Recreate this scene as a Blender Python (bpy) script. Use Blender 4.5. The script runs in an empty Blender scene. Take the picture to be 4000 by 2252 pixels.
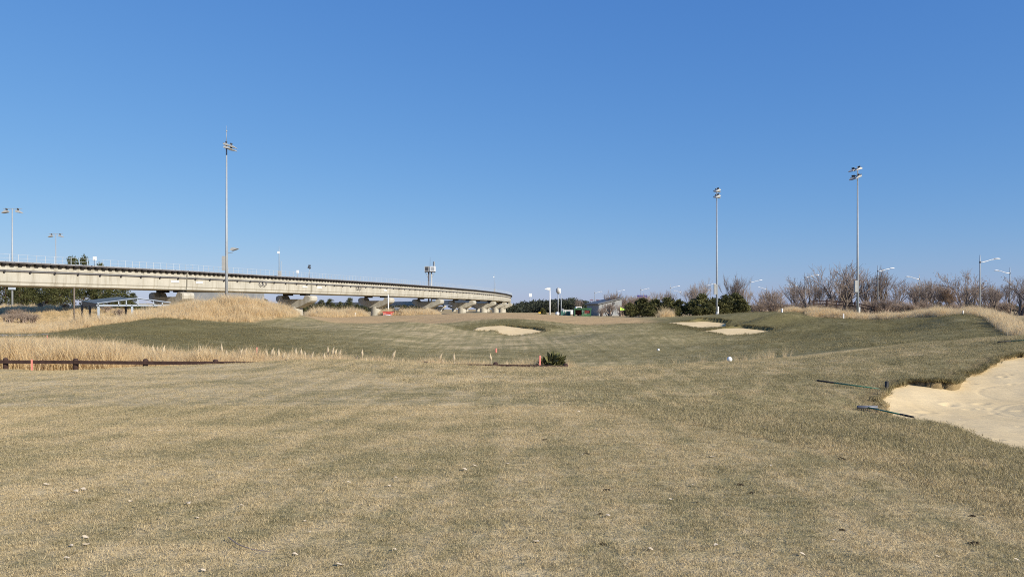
import bpy, math, random
import numpy as np
from mathutils import Vector, Matrix

random.seed(7); RNG = np.random.default_rng(7)
sc = bpy.context.scene
col = sc.collection
R = math.radians

# ------------------------------------------------------------------ camera, sky, sun, exposure
F, CX, HOR, EYE = 3000.0, 2000.0, 1207.0, 1.6       # focal length and horizon row in photograph pixels, eye height in metres
cam_d = bpy.data.cameras.new('camera'); cam = bpy.data.objects.new('camera', cam_d); col.objects.link(cam)
cam.location = (0, 0, EYE); cam.rotation_euler = (R(90), 0, 0)
cam_d.sensor_width = 36; cam_d.lens = 36*F/4000; cam_d.shift_y = (HOR-1126)/4000
cam_d.clip_start = 0.1; cam_d.clip_end = 20000
sc.camera = cam
EXPO = 0.5
SUN_AZ, SUN_EL = R(-40), R(28)                      # azimuth from +X towards +Y
sun_dir = Vector((math.cos(SUN_AZ)*math.cos(SUN_EL), math.sin(SUN_AZ)*math.cos(SUN_EL), math.sin(SUN_EL)))
world = bpy.data.worlds.new('World'); sc.world = world; world.use_nodes = True
wn = world.node_tree; wn.nodes.clear()
sky = wn.nodes.new('ShaderNodeTexSky'); sky.sky_type = 'NISHITA'; sky.sun_disc = False
sky.sun_elevation = SUN_EL; sky.sun_rotation = R(90)-SUN_AZ
sky.altitude = 0; sky.air_density = 1.0; sky.dust_density = 0.3; sky.ozone_density = 10.0
bg = wn.nodes.new('ShaderNodeBackground'); bg.inputs['Strength'].default_value = 0.1
wo = wn.nodes.new('ShaderNodeOutputWorld')
# one even tone response over the whole sky (a clear winter sky as the photograph renders it)
sp = wn.nodes.new('ShaderNodeSeparateColor'); cb = wn.nodes.new('ShaderNodeCombineColor'); wn.links.new(sky.outputs['Color'], sp.inputs[0])
for ch, (gm_, k_) in enumerate(((0.93, 0.138), (0.685, 0.178), (0.39, 0.357))):
    pw = wn.nodes.new('ShaderNodeMath'); pw.operation = 'POWER'; pw.inputs[1].default_value = gm_; wn.links.new(sp.outputs[ch], pw.inputs[0])
    ml = wn.nodes.new('ShaderNodeMath'); ml.operation = 'MULTIPLY'; ml.inputs[1].default_value = k_*10/2**EXPO; wn.links.new(pw.outputs[0], ml.inputs[0]); wn.links.new(ml.outputs[0], cb.inputs[ch])
wn.links.new(cb.outputs[0], bg.inputs['Color']); wn.links.new(bg.outputs['Background'], wo.inputs['Surface'])
sun_l = bpy.data.lights.new('sun', 'SUN'); sun_l.energy = 4.2; sun_l.angle = R(0.53); sun_l.color = (1.0, 0.92, 0.78)
sun = bpy.data.objects.new('sun', sun_l); col.objects.link(sun)
sun.rotation_euler = (-sun_dir).to_track_quat('-Z', 'Y').to_euler()
sc.view_settings.view_transform = 'Standard'; sc.view_settings.look = 'None'
sc.view_settings.exposure = EXPO; sc.view_settings.gamma = 1.0; sc.view_settings.use_curve_mapping = False
sc.cycles.use_denoising = False
sc.cycles.max_bounces = 5; sc.cycles.diffuse_bounces = 2; sc.cycles.transparent_max_bounces = 8
sc.cycles.pixel_filter_type = 'BLACKMAN_HARRIS'; sc.cycles.filter_width = 1.0

# ------------------------------------------------------------------ helpers
def PX(px, d): return (px-CX)/F*d
def PZ(py, d): return EYE+(HOR-py)/F*d

class MB:
    def __init__(s): s.v = []; s.f = []; s.m = []
    def add(s, vs, fs, mi=0):
        o = len(s.v); s.v += [tuple(v) for v in vs]; s.f += [tuple(i+o for i in f) for f in fs]; s.m += [mi]*len(fs); return s
    def box(s, c, size, rot=None, mi=0, taper=1.0):
        x, y, z = (k/2 for k in size)
        vs = [Vector((sx*x*(taper if sz > 0 else 1), sy*y*(taper if sz > 0 else 1), sz*z)) for sz in (-1, 1) for sy in (-1, 1) for sx in (-1, 1)]
        if rot is not None: vs = [rot @ v for v in vs]
        c = Vector(c)
        return s.add([v+c for v in vs], [(0,2,3,1),(4,5,7,6),(0,1,5,4),(2,6,7,3),(0,4,6,2),(1,3,7,5)], mi)
    def tube(s, pts, rad, n=8, cap=True, mi=0):
        pts = [Vector(p) for p in pts]; k = len(pts)
        if not hasattr(rad, '__len__'): rad = [rad]*k
        o = len(s.v)
        for i, p in enumerate(pts):
            t = (pts[min(i+1, k-1)]-pts[max(i-1, 0)]).normalized()
            a = Vector((1, 0, 0)) if abs(t.x) < 0.8 else Vector((0, 1, 0))
            u = t.cross(a).normalized(); w = t.cross(u)
            for j in range(n):
                an = 2*math.pi*j/n
                s.v.append(tuple(p+(u*math.cos(an)+w*math.sin(an))*rad[i]))
        for i in range(k-1):
            for j in range(n):
                a = o+i*n+j; b = o+i*n+(j+1) % n
                s.f.append((a, b, b+n, a+n)); s.m.append(mi)
        if cap:
            s.f.append(tuple(o+j for j in reversed(range(n)))); s.m.append(mi)
            s.f.append(tuple(o+(k-1)*n+j for j in range(n))); s.m.append(mi)
        return s
    def prism(s, poly, a, b, axis='x', mi=0):
        """poly: 2D outline in the plane across axis, extruded from a to b"""
        def P(p, t):
            return {'x': (t, p[0], p[1]), 'y': (p[0], t, p[1]), 'z': (p[0], p[1], t)}[axis]
        n = len(poly)
        vs = [P(p, a) for p in poly]+[P(p, b) for p in poly]
        fs = [tuple(range(n-1, -1, -1)), tuple(range(n, 2*n))]+[(i, (i+1) % n, (i+1) % n+n, i+n) for i in range(n)]
        return s.add(vs, fs, mi)
    def lathe(s, prof, n=12, c=(0, 0, 0), mi=0):
        o = len(s.v); k = len(prof)
        for r, z in prof:
            for j in range(n):
                an = 2*math.pi*j/n; s.v.append((c[0]+r*math.cos(an), c[1]+r*math.sin(an), c[2]+z))
        for i in range(k-1):
            for j in range(n):
                a = o+i*n+j; b = o+i*n+(j+1) % n
                s.f.append((a, b, b+n, a+n)); s.m.append(mi)
        return s
    def mesh(s, name, mats, smooth=False):
        me = bpy.data.meshes.new(name); me.from_pydata(s.v, [], s.f)
        if not isinstance(mats, (list, tuple)): mats = [mats]
        for m in mats: me.materials.append(m)
        if len(mats) > 1: me.polygons.foreach_set('material_index', s.m)
        if smooth: me.polygons.foreach_set('use_smooth', [True]*len(me.polygons))
        import bmesh
        bm = bmesh.new(); bm.from_mesh(me); bmesh.ops.recalc_face_normals(bm, faces=bm.faces); bm.to_mesh(me); bm.free()
        return me
    def build(s, name, mats, parent=None, smooth=False):
        return ob(name, s.mesh(name, mats, smooth), parent)

def ob(name, me, parent=None, loc=None, rz=None, scale=None):
    o = bpy.data.objects.new(name, me); col.objects.link(o)
    if parent is not None: o.parent = parent
    if loc is not None: o.location = loc
    if rz is not None: o.rotation_euler = (0, 0, rz)
    if scale is not None: o.scale = (scale,)*3 if not hasattr(scale, '__len__') else scale
    return o
def tag(o, label=None, cat=None, group=None, kind=None):
    if label: o['label'] = label
    if cat: o['category'] = cat
    if group: o['group'] = group
    if kind: o['kind'] = kind
    return o
def thing(name, loc, label, cat, group=None, rz=0, scale=None):
    return tag(ob(name, None, None, loc, rz, scale), label, cat, group)
def copy_tree(o, parent=None):
    c = o.copy(); col.objects.link(c); c.parent = parent
    for ch in o.children: copy_tree(ch, c)
    return c

# ------------------------------------------------------------------ materials
class NT:
    def __init__(s, name):
        s.mat = bpy.data.materials.new(name); s.mat.use_nodes = True; s.t = s.mat.node_tree
        s.bsdf = s.t.nodes['Principled BSDF']
    def n(s, typ, **kw):
        nd = s.t.nodes.new(typ)
        for k, v in kw.items():
            if hasattr(nd, k): setattr(nd, k, v)
            else: nd.inputs[k].default_value = v
        return nd
    def l(s, a, b): s.t.links.new(a, b)
    def pos(s): return s.n('ShaderNodeNewGeometry').outputs['Position']
    def objc(s): return s.n('ShaderNodeTexCoord').outputs['Object']
    def noise(s, vec, scale, detail=4, rough=0.55, stretch=None):
        if stretch is not None:
            m = s.n('ShaderNodeMapping'); m.inputs['Scale'].default_value = stretch; s.l(vec, m.inputs['Vector']); vec = m.outputs['Vector']
        t = s.n('ShaderNodeTexNoise'); t.inputs['Scale'].default_value = scale; t.inputs['Detail'].default_value = detail; t.inputs['Roughness'].default_value = rough
        s.l(vec, t.inputs['Vector']); return t.outputs['Fac']
    def ramp(s, fac, stops):
        r = s.n('ShaderNodeValToRGB'); e = r.color_ramp.elements
        while len(e) < len(stops): e.new(0.5)
        for i, (p, c) in enumerate(stops):
            e[i].position = p; e[i].color = (*c, 1) if len(c) == 3 else c
        s.l(fac, r.inputs['Fac']); return r.outputs['Color']
    def rng(s, fac, a, b, c=0.0, d=1.0):
        m = s.n('ShaderNodeMapRange'); m.inputs[1].default_value = a; m.inputs[2].default_value = b; m.inputs[3].default_value = c; m.inputs[4].default_value = d
        s.l(fac, m.inputs[0]); return m.outputs[0]
    def math(s, op, a, b):
        m = s.n('ShaderNodeMath'); m.operation = op
        for i, x in enumerate((a, b)):
            if hasattr(x, 'links'): s.l(x, m.inputs[i])
            else: m.inputs[i].default_value = x
        return m.outputs[0]
    def mix(s, fac, a, b, mode='MIX'):
        m = s.n('ShaderNodeMix'); m.data_type = 'RGBA'; m.blend_type = mode
        for x, i in ((fac, 0), (a, 6), (b, 7)):
            if hasattr(x, 'links'): s.l(x, m.inputs[i])
            elif i == 0: m.inputs[0].default_value = x
            else: m.inputs[i].default_value = (*x, 1)
        return m.outputs[2]
    def attr(s, name, typ='GEOMETRY'):
        a = s.n('ShaderNodeAttribute'); a.attribute_name = name; a.attribute_type = typ; return a.outputs['Fac']
    def bump(s, h, strength, dist):
        b = s.n('ShaderNodeBump'); b.inputs['Strength'].default_value = strength; b.inputs['Distance'].default_value = dist
        s.l(h, b.inputs['Height']); s.l(b.outputs['Normal'], s.bsdf.inputs['Normal'])
    def out(s, color, rough=0.8, spec=0.3, metal=0.0):
        if hasattr(color, 'links'): s.l(color, s.bsdf.inputs['Base Color'])
        else: s.bsdf.inputs['Base Color'].default_value = (*color, 1)
        s.bsdf.inputs['Roughness'].default_value = rough; s.bsdf.inputs['Specular IOR Level'].default_value = spec
        s.bsdf.inputs['Metallic'].default_value = metal
        return s.mat

def plain(name, c, rough=0.6, spec=0.3, metal=0.0, vary=0.18, scale=2.0):
    m = NT(name); f = m.noise(m.objc(), scale, 5, 0.6)
    lo = tuple(x*(1-vary) for x in c); hi = tuple(min(1, x*(1+vary)) for x in c)
    return m.out(m.ramp(f, [(0.3, lo), (0.7, hi)]), rough, spec, metal)

TAN = (0.78, 0.625, 0.37); TAN2 = (0.63, 0.495, 0.28); OLIVE = (0.35, 0.295, 0.15); DKOL = (0.205, 0.178, 0.08)
def turf_colour(m, g, far=False):
    """patchy dormant turf: g (0 straw tan .. 1 olive) moves the balance between the tones"""
    p = m.pos()
    big = m.noise(p, 0.3, 5, 0.62, (0.7, 1.5, 1)); mid = m.noise(p, 1.3, 4, 0.65, (0.8, 1.25, 1)); fine = m.noise(p, 7.0, 3, 0.6)
    s = m.math('ADD', m.math('MULTIPLY', big, 1.0), m.math('ADD', m.math('MULTIPLY', mid, 0.6), m.math('MULTIPLY', fine, 0.5)))   # ~0.9 mean
    mp = m.n('ShaderNodeMapping'); mp.inputs['Rotation'].default_value = (0, 0, R(24)); m.l(p, mp.inputs['Vector'])
    trk = m.noise(mp.outputs['Vector'], 1.0, 3, 0.55, (1.9, 0.07, 0.2)); trk2 = m.noise(p, 1.0, 2, 0.5, (2.6, 0.05, 0.2))          # faint mower and wheel tracks
    s = m.math('ADD', s, m.math('ADD', m.rng(trk, 0.3, 0.7, -0.1, 0.1), m.rng(trk2, 0.3, 0.7, -0.11, 0.11)))
    s = m.math('ADD', m.rng(s, 0.72, 1.38, -0.36, 0.36), g)
    return m.ramp(s, [(0.0, TAN), (0.32, TAN2), (0.62, OLIVE), (1.0, DKOL)])

def ground_material():
    m = NT('turf_ground')
    g = m.attr('green'); c = turf_colour(m, g)
    p = m.pos()
    c = m.mix(m.attr('putt'), c, m.ramp(m.noise(p, 0.5, 4, 0.6, (0.6, 2, 1)), [(0.3, (0.60, 0.42, 0.225)), (0.75, (0.50, 0.345, 0.18))]))
    c = m.mix(m.attr('straw'), c, m.ramp(m.noise(p, 1.2, 5, 0.6), [(0.3, (0.36, 0.26, 0.13)), (0.7, (0.62, 0.47, 0.26))]))
    c = m.mix(m.attr('path'), c, (0.36, 0.35, 0.33))
    c = m.mix(m.attr('bare'), c, m.ramp(m.noise(p, 9, 4, 0.6), [(0.3, (0.3, 0.2, 0.11)), (0.7, (0.44, 0.3, 0.17))]))
    f1 = m.noise(p, 55.0, 3, 0.6); f2 = m.noise(p, 9.0, 4, 0.7)
    f3 = m.noise(p, 2.6, 5, 0.7, (0.5, 1.6, 1))
    c = m.mix(m.rng(f1, 0.35, 0.65, 0.0, 1.0), m.mix(0.4, c, (0.1, 0.085, 0.045)), c)
    c = m.mix(m.rng(f3, 0.45, 0.68, 0.0, 0.45), c, m.mix(1.0, c, (0.45, 0.45, 0.42), 'MULTIPLY'))
    m.bump(m.math('ADD', m.math('MULTIPLY', f1, 0.35), f2), 0.55, 0.06)
    return m.out(c, 0.95, 0.05)

def blade_material(name, kind):
    m = NT(name)
    rnd = m.n('ShaderNodeObjectInfo').outputs['Random']; br = m.attr('tone')
    if kind == 'turf':
        g = m.attr('g', 'INSTANCER'); c = turf_colour(m, g)
        c = m.mix(m.math('MULTIPLY', m.rng(br, 0.35, 1, 0.0, 0.75), m.rng(g, 0.5, 1.0, 1.0, 0.25)), c, (0.84, 0.69, 0.42))
        c = m.mix(m.rng(br, 0.0, 0.4, 0.9, 0.0), c, (0.11, 0.092, 0.045))
    elif kind == 'gold':
        c = m.mix(br, (0.66, 0.5, 0.28), (0.93, 0.77, 0.5))
        c = m.mix(m.rng(m.noise(m.pos(), 0.5, 4, 0.6), 0.55, 0.8, 0, 0.45), c, (0.55, 0.39, 0.23))
    elif kind == 'reed':
        c = m.mix(br, (0.64, 0.48, 0.26), (0.94, 0.76, 0.47))
        c = m.mix(m.rng(m.noise(m.pos(), 0.9, 4, 0.6), 0.5, 0.75, 0, 0.5), c, (0.52, 0.37, 0.25))
    mat = m.out(c, 0.75, 0.15)
    # thin leaves let some sun through
    tr = m.n('ShaderNodeBsdfTranslucent'); mx = m.n('ShaderNodeMixShader'); mx.inputs[0].default_value = 0.35 if kind == 'turf' else 0.5
    m.l(c, tr.inputs['Color']); m.l(m.bsdf.outputs[0], mx.inputs[1]); m.l(tr.outputs[0], mx.inputs[2])
    m.l(mx.outputs[0], m.t.nodes['Material Output'].inputs['Surface'])
    return mat

def leaf_material(name, c1, c2, trans=0.2):
    m = NT(name); br = m.attr('tone'); rnd = m.n('ShaderNodeObjectInfo').outputs['Random']
    c = m.mix(br, c1, c2); c = m.mix(m.rng(rnd, 0, 1, 0, 0.3), c, tuple(x*0.6 for x in c1))
    mat = m.out(c, 0.7, 0.2)
    tr = m.n('ShaderNodeBsdfTranslucent'); mx = m.n('ShaderNodeMixShader'); mx.inputs[0].default_value = trans
    m.l(c, tr.inputs['Color']); m.l(m.bsdf.outputs[0], mx.inputs[1]); m.l(tr.outputs[0], mx.inputs[2])
    m.l(mx.outputs[0], m.t.nodes['Material Output'].inputs['Surface'])
    return mat

def sand_material():
    m = NT('bunker_sand'); p = m.pos()
    f = m.noise(p, 0.7, 5, 0.6); g = m.noise(p, 120, 2, 0.5); h = m.noise(p, 3.0, 5, 0.65, (0.35, 1.3, 1))
    c = m.ramp(f, [(0.3, (0.67, 0.515, 0.285)), (0.7, (0.76, 0.60, 0.35))])
    c = m.mix(m.rng(h, 0.58, 0.75, 0, 0.35), c, (0.47, 0.36, 0.22))
    c = m.mix(m.rng(g, 0.3, 0.7, 0.12, 0), c, (0.4, 0.3, 0.2))
    w = m.n('ShaderNodeTexWave'); w.inputs['Scale'].default_value = 2.2; w.inputs['Distortion'].default_value = 9; w.inputs['Detail'].default_value = 3; m.l(p, w.inputs['Vector'])
    hh = m.math('ADD', m.math('MULTIPLY', h, 1.0), m.math('ADD', m.math('MULTIPLY', g, 0.12), m.math('MULTIPLY', w.outputs['Fac'], 0.05)))
    m.bump(hh, 0.5, 0.05)
    return m.out(c, 0.95, 0.05)

def concrete_material():
    m = NT('weathered_concrete'); p = m.pos()
    st = m.noise(p, 1.0, 5, 0.7, (1.3, 1.3, 0.1)); big = m.noise(p, 0.5, 4, 0.6); fn = m.noise(p, 14, 4, 0.6)
    c = m.ramp(big, [(0.3, (0.42, 0.40, 0.34)), (0.7, (0.52, 0.495, 0.425))])
    c = m.mix(m.rng(st, 0.48, 0.68, 0, 0.62), c, (0.24, 0.21, 0.15))
    c = m.mix(m.rng(fn, 0.3, 0.7, 0.12, 0), c, (0.3, 0.26, 0.2))
    m.bump(fn, 0.2, 0.02)
    return m.out(c, 0.9, 0.15)

M = {}
M['ground'] = ground_material(); M['sand'] = sand_material(); M['concrete'] = concrete_material()
M['turf'] = blade_material('turf_blade', 'turf'); M['gold'] = blade_material('golden_grass_blade', 'gold'); M['reed'] = blade_material('reed_blade', 'reed')
M['pine'] = leaf_material('pine_needles', (0.045, 0.055, 0.02), (0.17, 0.17, 0.065)); M['shrub'] = leaf_material('shrub_needles', (0.022, 0.03, 0.012), (0.25, 0.235, 0.09))  # pale end of the shrub colour paints in sunlit tips, spread at random
M['wood_far'] = leaf_material('far_wood', (0.025, 0.035, 0.028), (0.09, 0.095, 0.06)); M['brown_leaf'] = leaf_material('brown_leaf', (0.17, 0.10, 0.055), (0.38, 0.25, 0.15))
M['twig'] = plain('twig_bark', (0.27, 0.22, 0.19), 0.9, 0.1, vary=0.3); M['twig_brown'] = plain('brown_twig_bark', (0.32, 0.25, 0.2), 0.9, 0.1, vary=0.3)
M['bark'] = plain('pine_bark', (0.10, 0.07, 0.05), 0.95, 0.1, vary=0.35, scale=6); M['bark_grey'] = plain('grey_bark', (0.17, 0.14, 0.115), 0.95, 0.1, vary=0.3, scale=6)
M['steel'] = plain('galvanised_steel', (0.34, 0.365, 0.385), 0.5, 0.5, 0.1, 0.1, 1.0); M['steel_dark'] = plain('dark_metal', (0.06, 0.06, 0.065), 0.5, 0.4, 0.1)
M['lamp_grey'] = plain('lamp_housing', (0.42, 0.42, 0.40), 0.45, 0.4, 0.1, 0.12); M['white'] = plain('white_paint', (0.8, 0.8, 0.78), 0.4, 0.4, vary=0.06)
M['lens'] = plain('dark_lens', (0.05, 0.05, 0.055), 0.15, 0.6); M['walk_dark'] = plain('dark_walkway', (0.03, 0.028, 0.03), 0.7, 0.3, vary=0.3)
M['pipe'] = plain('grey_conduit', (0.12, 0.11, 0.11), 0.5, 0.4); M['rail_fence'] = plain('dark_brown_wood', (0.055, 0.032, 0.026), 0.8, 0.2, vary=0.3, scale=5)
M['red'] = plain('red_plastic', (0.5, 0.07, 0.05), 0.5, 0.4, vary=0.2, scale=3); M['pink_red'] = plain('faded_red_paint', (0.62, 0.22, 0.17), 0.6, 0.3, vary=0.12)
M['black'] = plain('black_rubber', (0.02, 0.02, 0.022), 0.6, 0.3); M['green_tube'] = plain('green_tube', (0.03, 0.16, 0.09), 0.4, 0.5)
M['teal'] = plain('teal_paint', (0.06, 0.16, 0.13), 0.6, 0.3); M['green_paint'] = plain('green_paint', (0.055, 0.15, 0.07), 0.6, 0.3); M['maroon'] = plain('maroon_board', (0.14, 0.035, 0.03), 0.7, 0.2)
M['grey_wall'] = plain('grey_cladding', (0.27, 0.28, 0.285), 0.7, 0.3, vary=0.12, scale=0.8); M['roof_grey'] = plain('dark_roof_sheet', (0.12, 0.125, 0.13), 0.5, 0.4)
M['flag'] = plain('lime_flag_cloth', (0.55, 0.85, 0.15), 0.8, 0.1, vary=0.05); M['blue'] = plain('blue_sign_sheet', (0.03, 0.045, 0.3), 0.5, 0.3, vary=0.1)
M['glass_roof'] = leaf_material('tinted_roof_sheet', (0.3, 0.38, 0.44), (0.34, 0.42, 0.48), .6); M['pale_steel'] = plain('pale_steel_paint', (0.46, 0.52, 0.58), 0.5, 0.4, vary=0.06)
M['leaf_dry'] = plain('dry_leaf', (0.66, 0.55, 0.40), 0.8, 0.2, vary=0.2, scale=20); M['soil'] = plain('dark_soil', (0.04, 0.03, 0.02), 0.95, 0.05, vary=0.3, scale=30)
M['plume'] = leaf_material('reed_plume', (0.5, 0.4, 0.26), (0.74, 0.63, 0.44)); M['yellow'] = plain('yellow_paint', (0.75, 0.5, 0.08), 0.6, 0.3)
M['alu'] = plain('brushed_aluminium', (0.14, 0.145, 0.165), 0.5, 0.5, 0.2); M['asphalt'] = plain('road_asphalt', (0.06, 0.06, 0.06), 0.9, 0.2)
M['orange'] = plain('amber_reflector', (0.7, 0.3, 0.05), 0.5, 0.3)

# ------------------------------------------------------------------ terrain: control points (column, row, distance) from the photograph
def smooth(a, b, x): t = np.clip((x-a)/(b-a), 0, 1); return t*t*(3-2*t)
def prm(X, Y):
    X = np.asarray(X, float); Y = np.clip(np.asarray(Y, float), 2.0, 190.0)
    u = np.clip(X/(Y+15), -0.95, 0.95); return np.stack([u, np.log(Y+15)], -1)
class TPS:
    def __init__(s, X, Y, Z, lam=1e-4, f=prm):
        s.f = f; s.P = f(np.array(X), np.array(Y)); n = len(s.P)
        K = s.ker(s.P, s.P)+np.eye(n)*lam; Q = np.c_[np.ones(n), s.P]
        A = np.zeros((n+3, n+3)); A[:n, :n] = K; A[:n, n:] = Q; A[n:, :n] = Q.T
        s.w = np.linalg.solve(A, np.r_[np.array(Z), 0, 0, 0])
    def ker(s, a, b):
        r2 = ((a[:, None, :]-b[None, :, :])**2).sum(-1); return 0.5*r2*np.log(r2+1e-12)
    def __call__(s, X, Y):
        q = s.f(X, Y).reshape(-1, 2); out = np.empty(len(q))
        for i in range(0, len(q), 40000):
            c = q[i:i+40000]; out[i:i+40000] = s.ker(c, s.P) @ s.w[:-3]+s.w[-3]+c @ s.w[-2:]
        return out.reshape(np.shape(X))

CP = []
def cp(px, py, d): CP.append((PX(px, d), d, PZ(py, d)))
def cz(X, Y, Z): CP.append((X, Y, Z))
for X in (-6, -3, 0, 3, 6): cz(X, 3, 0.0)
for X in (-8, -4, 0, 4): cz(X, 7, 0.0)
for X, z in ((-11, -.08), (-5, -.03), (0, -.02), (4, -.06), (7, -.25)): cz(X, 12, z)
for X, z in ((-14, -.25), (-7, -.13), (0, -.12), (5, -.22)): cz(X, 18, z)
for X, z in ((-16, -.35), (-8, -.16), (0, -.2), (5, -.2)): cz(X, 23, z)
for px, py in ((-400, 1464), (0, 1453), (300, 1443), (550, 1431), (700, 1427), (900, 1420), (1100, 1409), (1290, 1404), (1445, 1408), (1594, 1420), (1788, 1429), (1943, 1433), (2293, 1433), (2472, 1427), (2743, 1414), (2899, 1406)): cp(px, py+5, 27)
for px, py, d in ((3093, 1396, 26.5), (3400, 1370, 26), (3700, 1346, 25.5), (4000, 1321, 25), (4400, 1300, 25)): cp(px, py+4, d)
for px, z in ((-400, -.95), (0, -.82), (600, -.85), (1200, -.95), (1800, -1.0), (2300, -.98), (2700, -.75)): cz(PX(px, 30.5), 30.5, z)
for px, z in ((-400, -1.3), (0, -1.3), (500, -1.35), (1000, -1.45), (1500, -1.55), (2000, -1.5), (2500, -1.35)): cz(PX(px, 34), 34, z)
for a in ((2900,1400,36),(3000,1392,36),(3400,1352,38),(3800,1327,33),(-300,1420,40),(0,1415,40),(500,1400,40),(1000,1405,40),(1500,1405,40),(2000,1412,40),(2500,1405,40),
          (0,1318,56),(-300,1318,56),(300,1312,56),(250,1302,61),(0,1305,61),(500,1325,48),(700,1345,45),(1000,1330,50),(1000,1290,62),(700,1290,62),(1000,1268,74),
          (460,1272,66),(600,1242,73),(750,1246,77),(918,1261,79),(1060,1252,81),(1160,1239,84),(1270,1254,88),(1300,1242,95),(1460,1233,105),(1600,1231,108),(1800,1223,110),
          (1900,1221,112),(2000,1222,112),(2150,1229,110),(2300,1239,108),(2425,1240,106),(2550,1243,104),(1700,1262,86),(1500,1275,78),(2300,1265,86),(2450,1256,94),(2550,1262,86),
          (1500,1300,66),(1500,1335,54),(1500,1380,44),(2000,1342,58),(2000,1385,46),(2400,1300,68),(2400,1340,56),(2400,1382,46),(2650,1305,68),(2650,1340,56),(2700,1375,46),
          (2850,1345,54),(3100,1335,50),(3000,1365,43),(3150,1310,60),(3300,1290,60),(3600,1292,54),(3800,1292,46),(3500,1330,43),
          (2620,1243,104),(2800,1231,101),(2900,1223,100),(3000,1221,99),(3100,1217,98),(3300,1240,82),(3600,1262,64),
          (3400,1252,84),(3516,1252,78),(3575,1240,74),(3633,1236,72),(3700,1241,68),(3738,1234,67),(3773,1226,64),(3820,1233,61),(3855,1251,55),(3890,1277,49),(3953,1316,40),(4020,1322,38),(4200,1290,42),
          ): cp(*a)
for px, d, z in ((3400, 92, .4), (3600, 82, .75), (3800, 70, 1.0), (3900, 64, .55), (4000, 54, .3), (4100, 46, .25), (3350, 104, .5), (3550, 94, .3), (3700, 86, .3), (3850, 82, .3), (4100, 72, .1)): cz(PX(px, d), d, z)
for a in ((2930,1258,83),(3000,1247,83),(3080,1240,83),(3160,1240,83)): cp(*a)
for px, d, z in ((2960, 90, .05), (3050, 90, .15), (3150, 90, .25)): cz(PX(px, d), d, z)
for a in ((3250,1274,74),(3400,1266,72),(3050,1300,70)): cp(*a)
for px, d, z in ((3330, 64, -.25), (3500, 60, -.2), (3180, 67, -.35)): cz(PX(px, d), d, z)
# golden mound on the left and the banks behind it
for px, d, z in ((700, 86, 1.6), (668, 84, 1.5), (845, 87, 2.15), (926, 87, 2.15), (1000, 87, 1.9), (1062, 88, 1.5), (1143, 88, 1.1), (600, 86, 1.2), (520, 78, .2), (500, 84, -.1), (400, 75, -.25), (400, 85, -.5), (300, 78, -.35), (300, 88, -.6), (380, 95, -.65), (250, 95, -.7), (100, 95, -.55), (-200, 95, -.5), (490, 95, -.45), (560, 92, .2), (850, 96, 1.3), (1000, 97, 1.1), (620, 97, .8),
                 (100, 80, -.15), (-300, 80, -.15), (0, 112, .7), (300, 112, .6), (500, 112, .5), (0, 125, 1.95), (300, 125, 1.9), (-300, 125, 1.8), (1250, 104, .5), (1400, 110, .5)): cz(PX(px, d), d, z)
for px in (-600, 200, 1000, 1400, 1700, 2000, 2300, 2600, 3000, 3400, 3800, 4400):
    cz(PX(px, 140), 140, .35); cz(PX(px, 175), 175, .1)
cz(PX(1500, 125), 125, .2); cz(PX(2000, 125), 125, .4); cz(PX(2500, 118), 118, .35); cz(PX(2800, 116), 116, .7)

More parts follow.
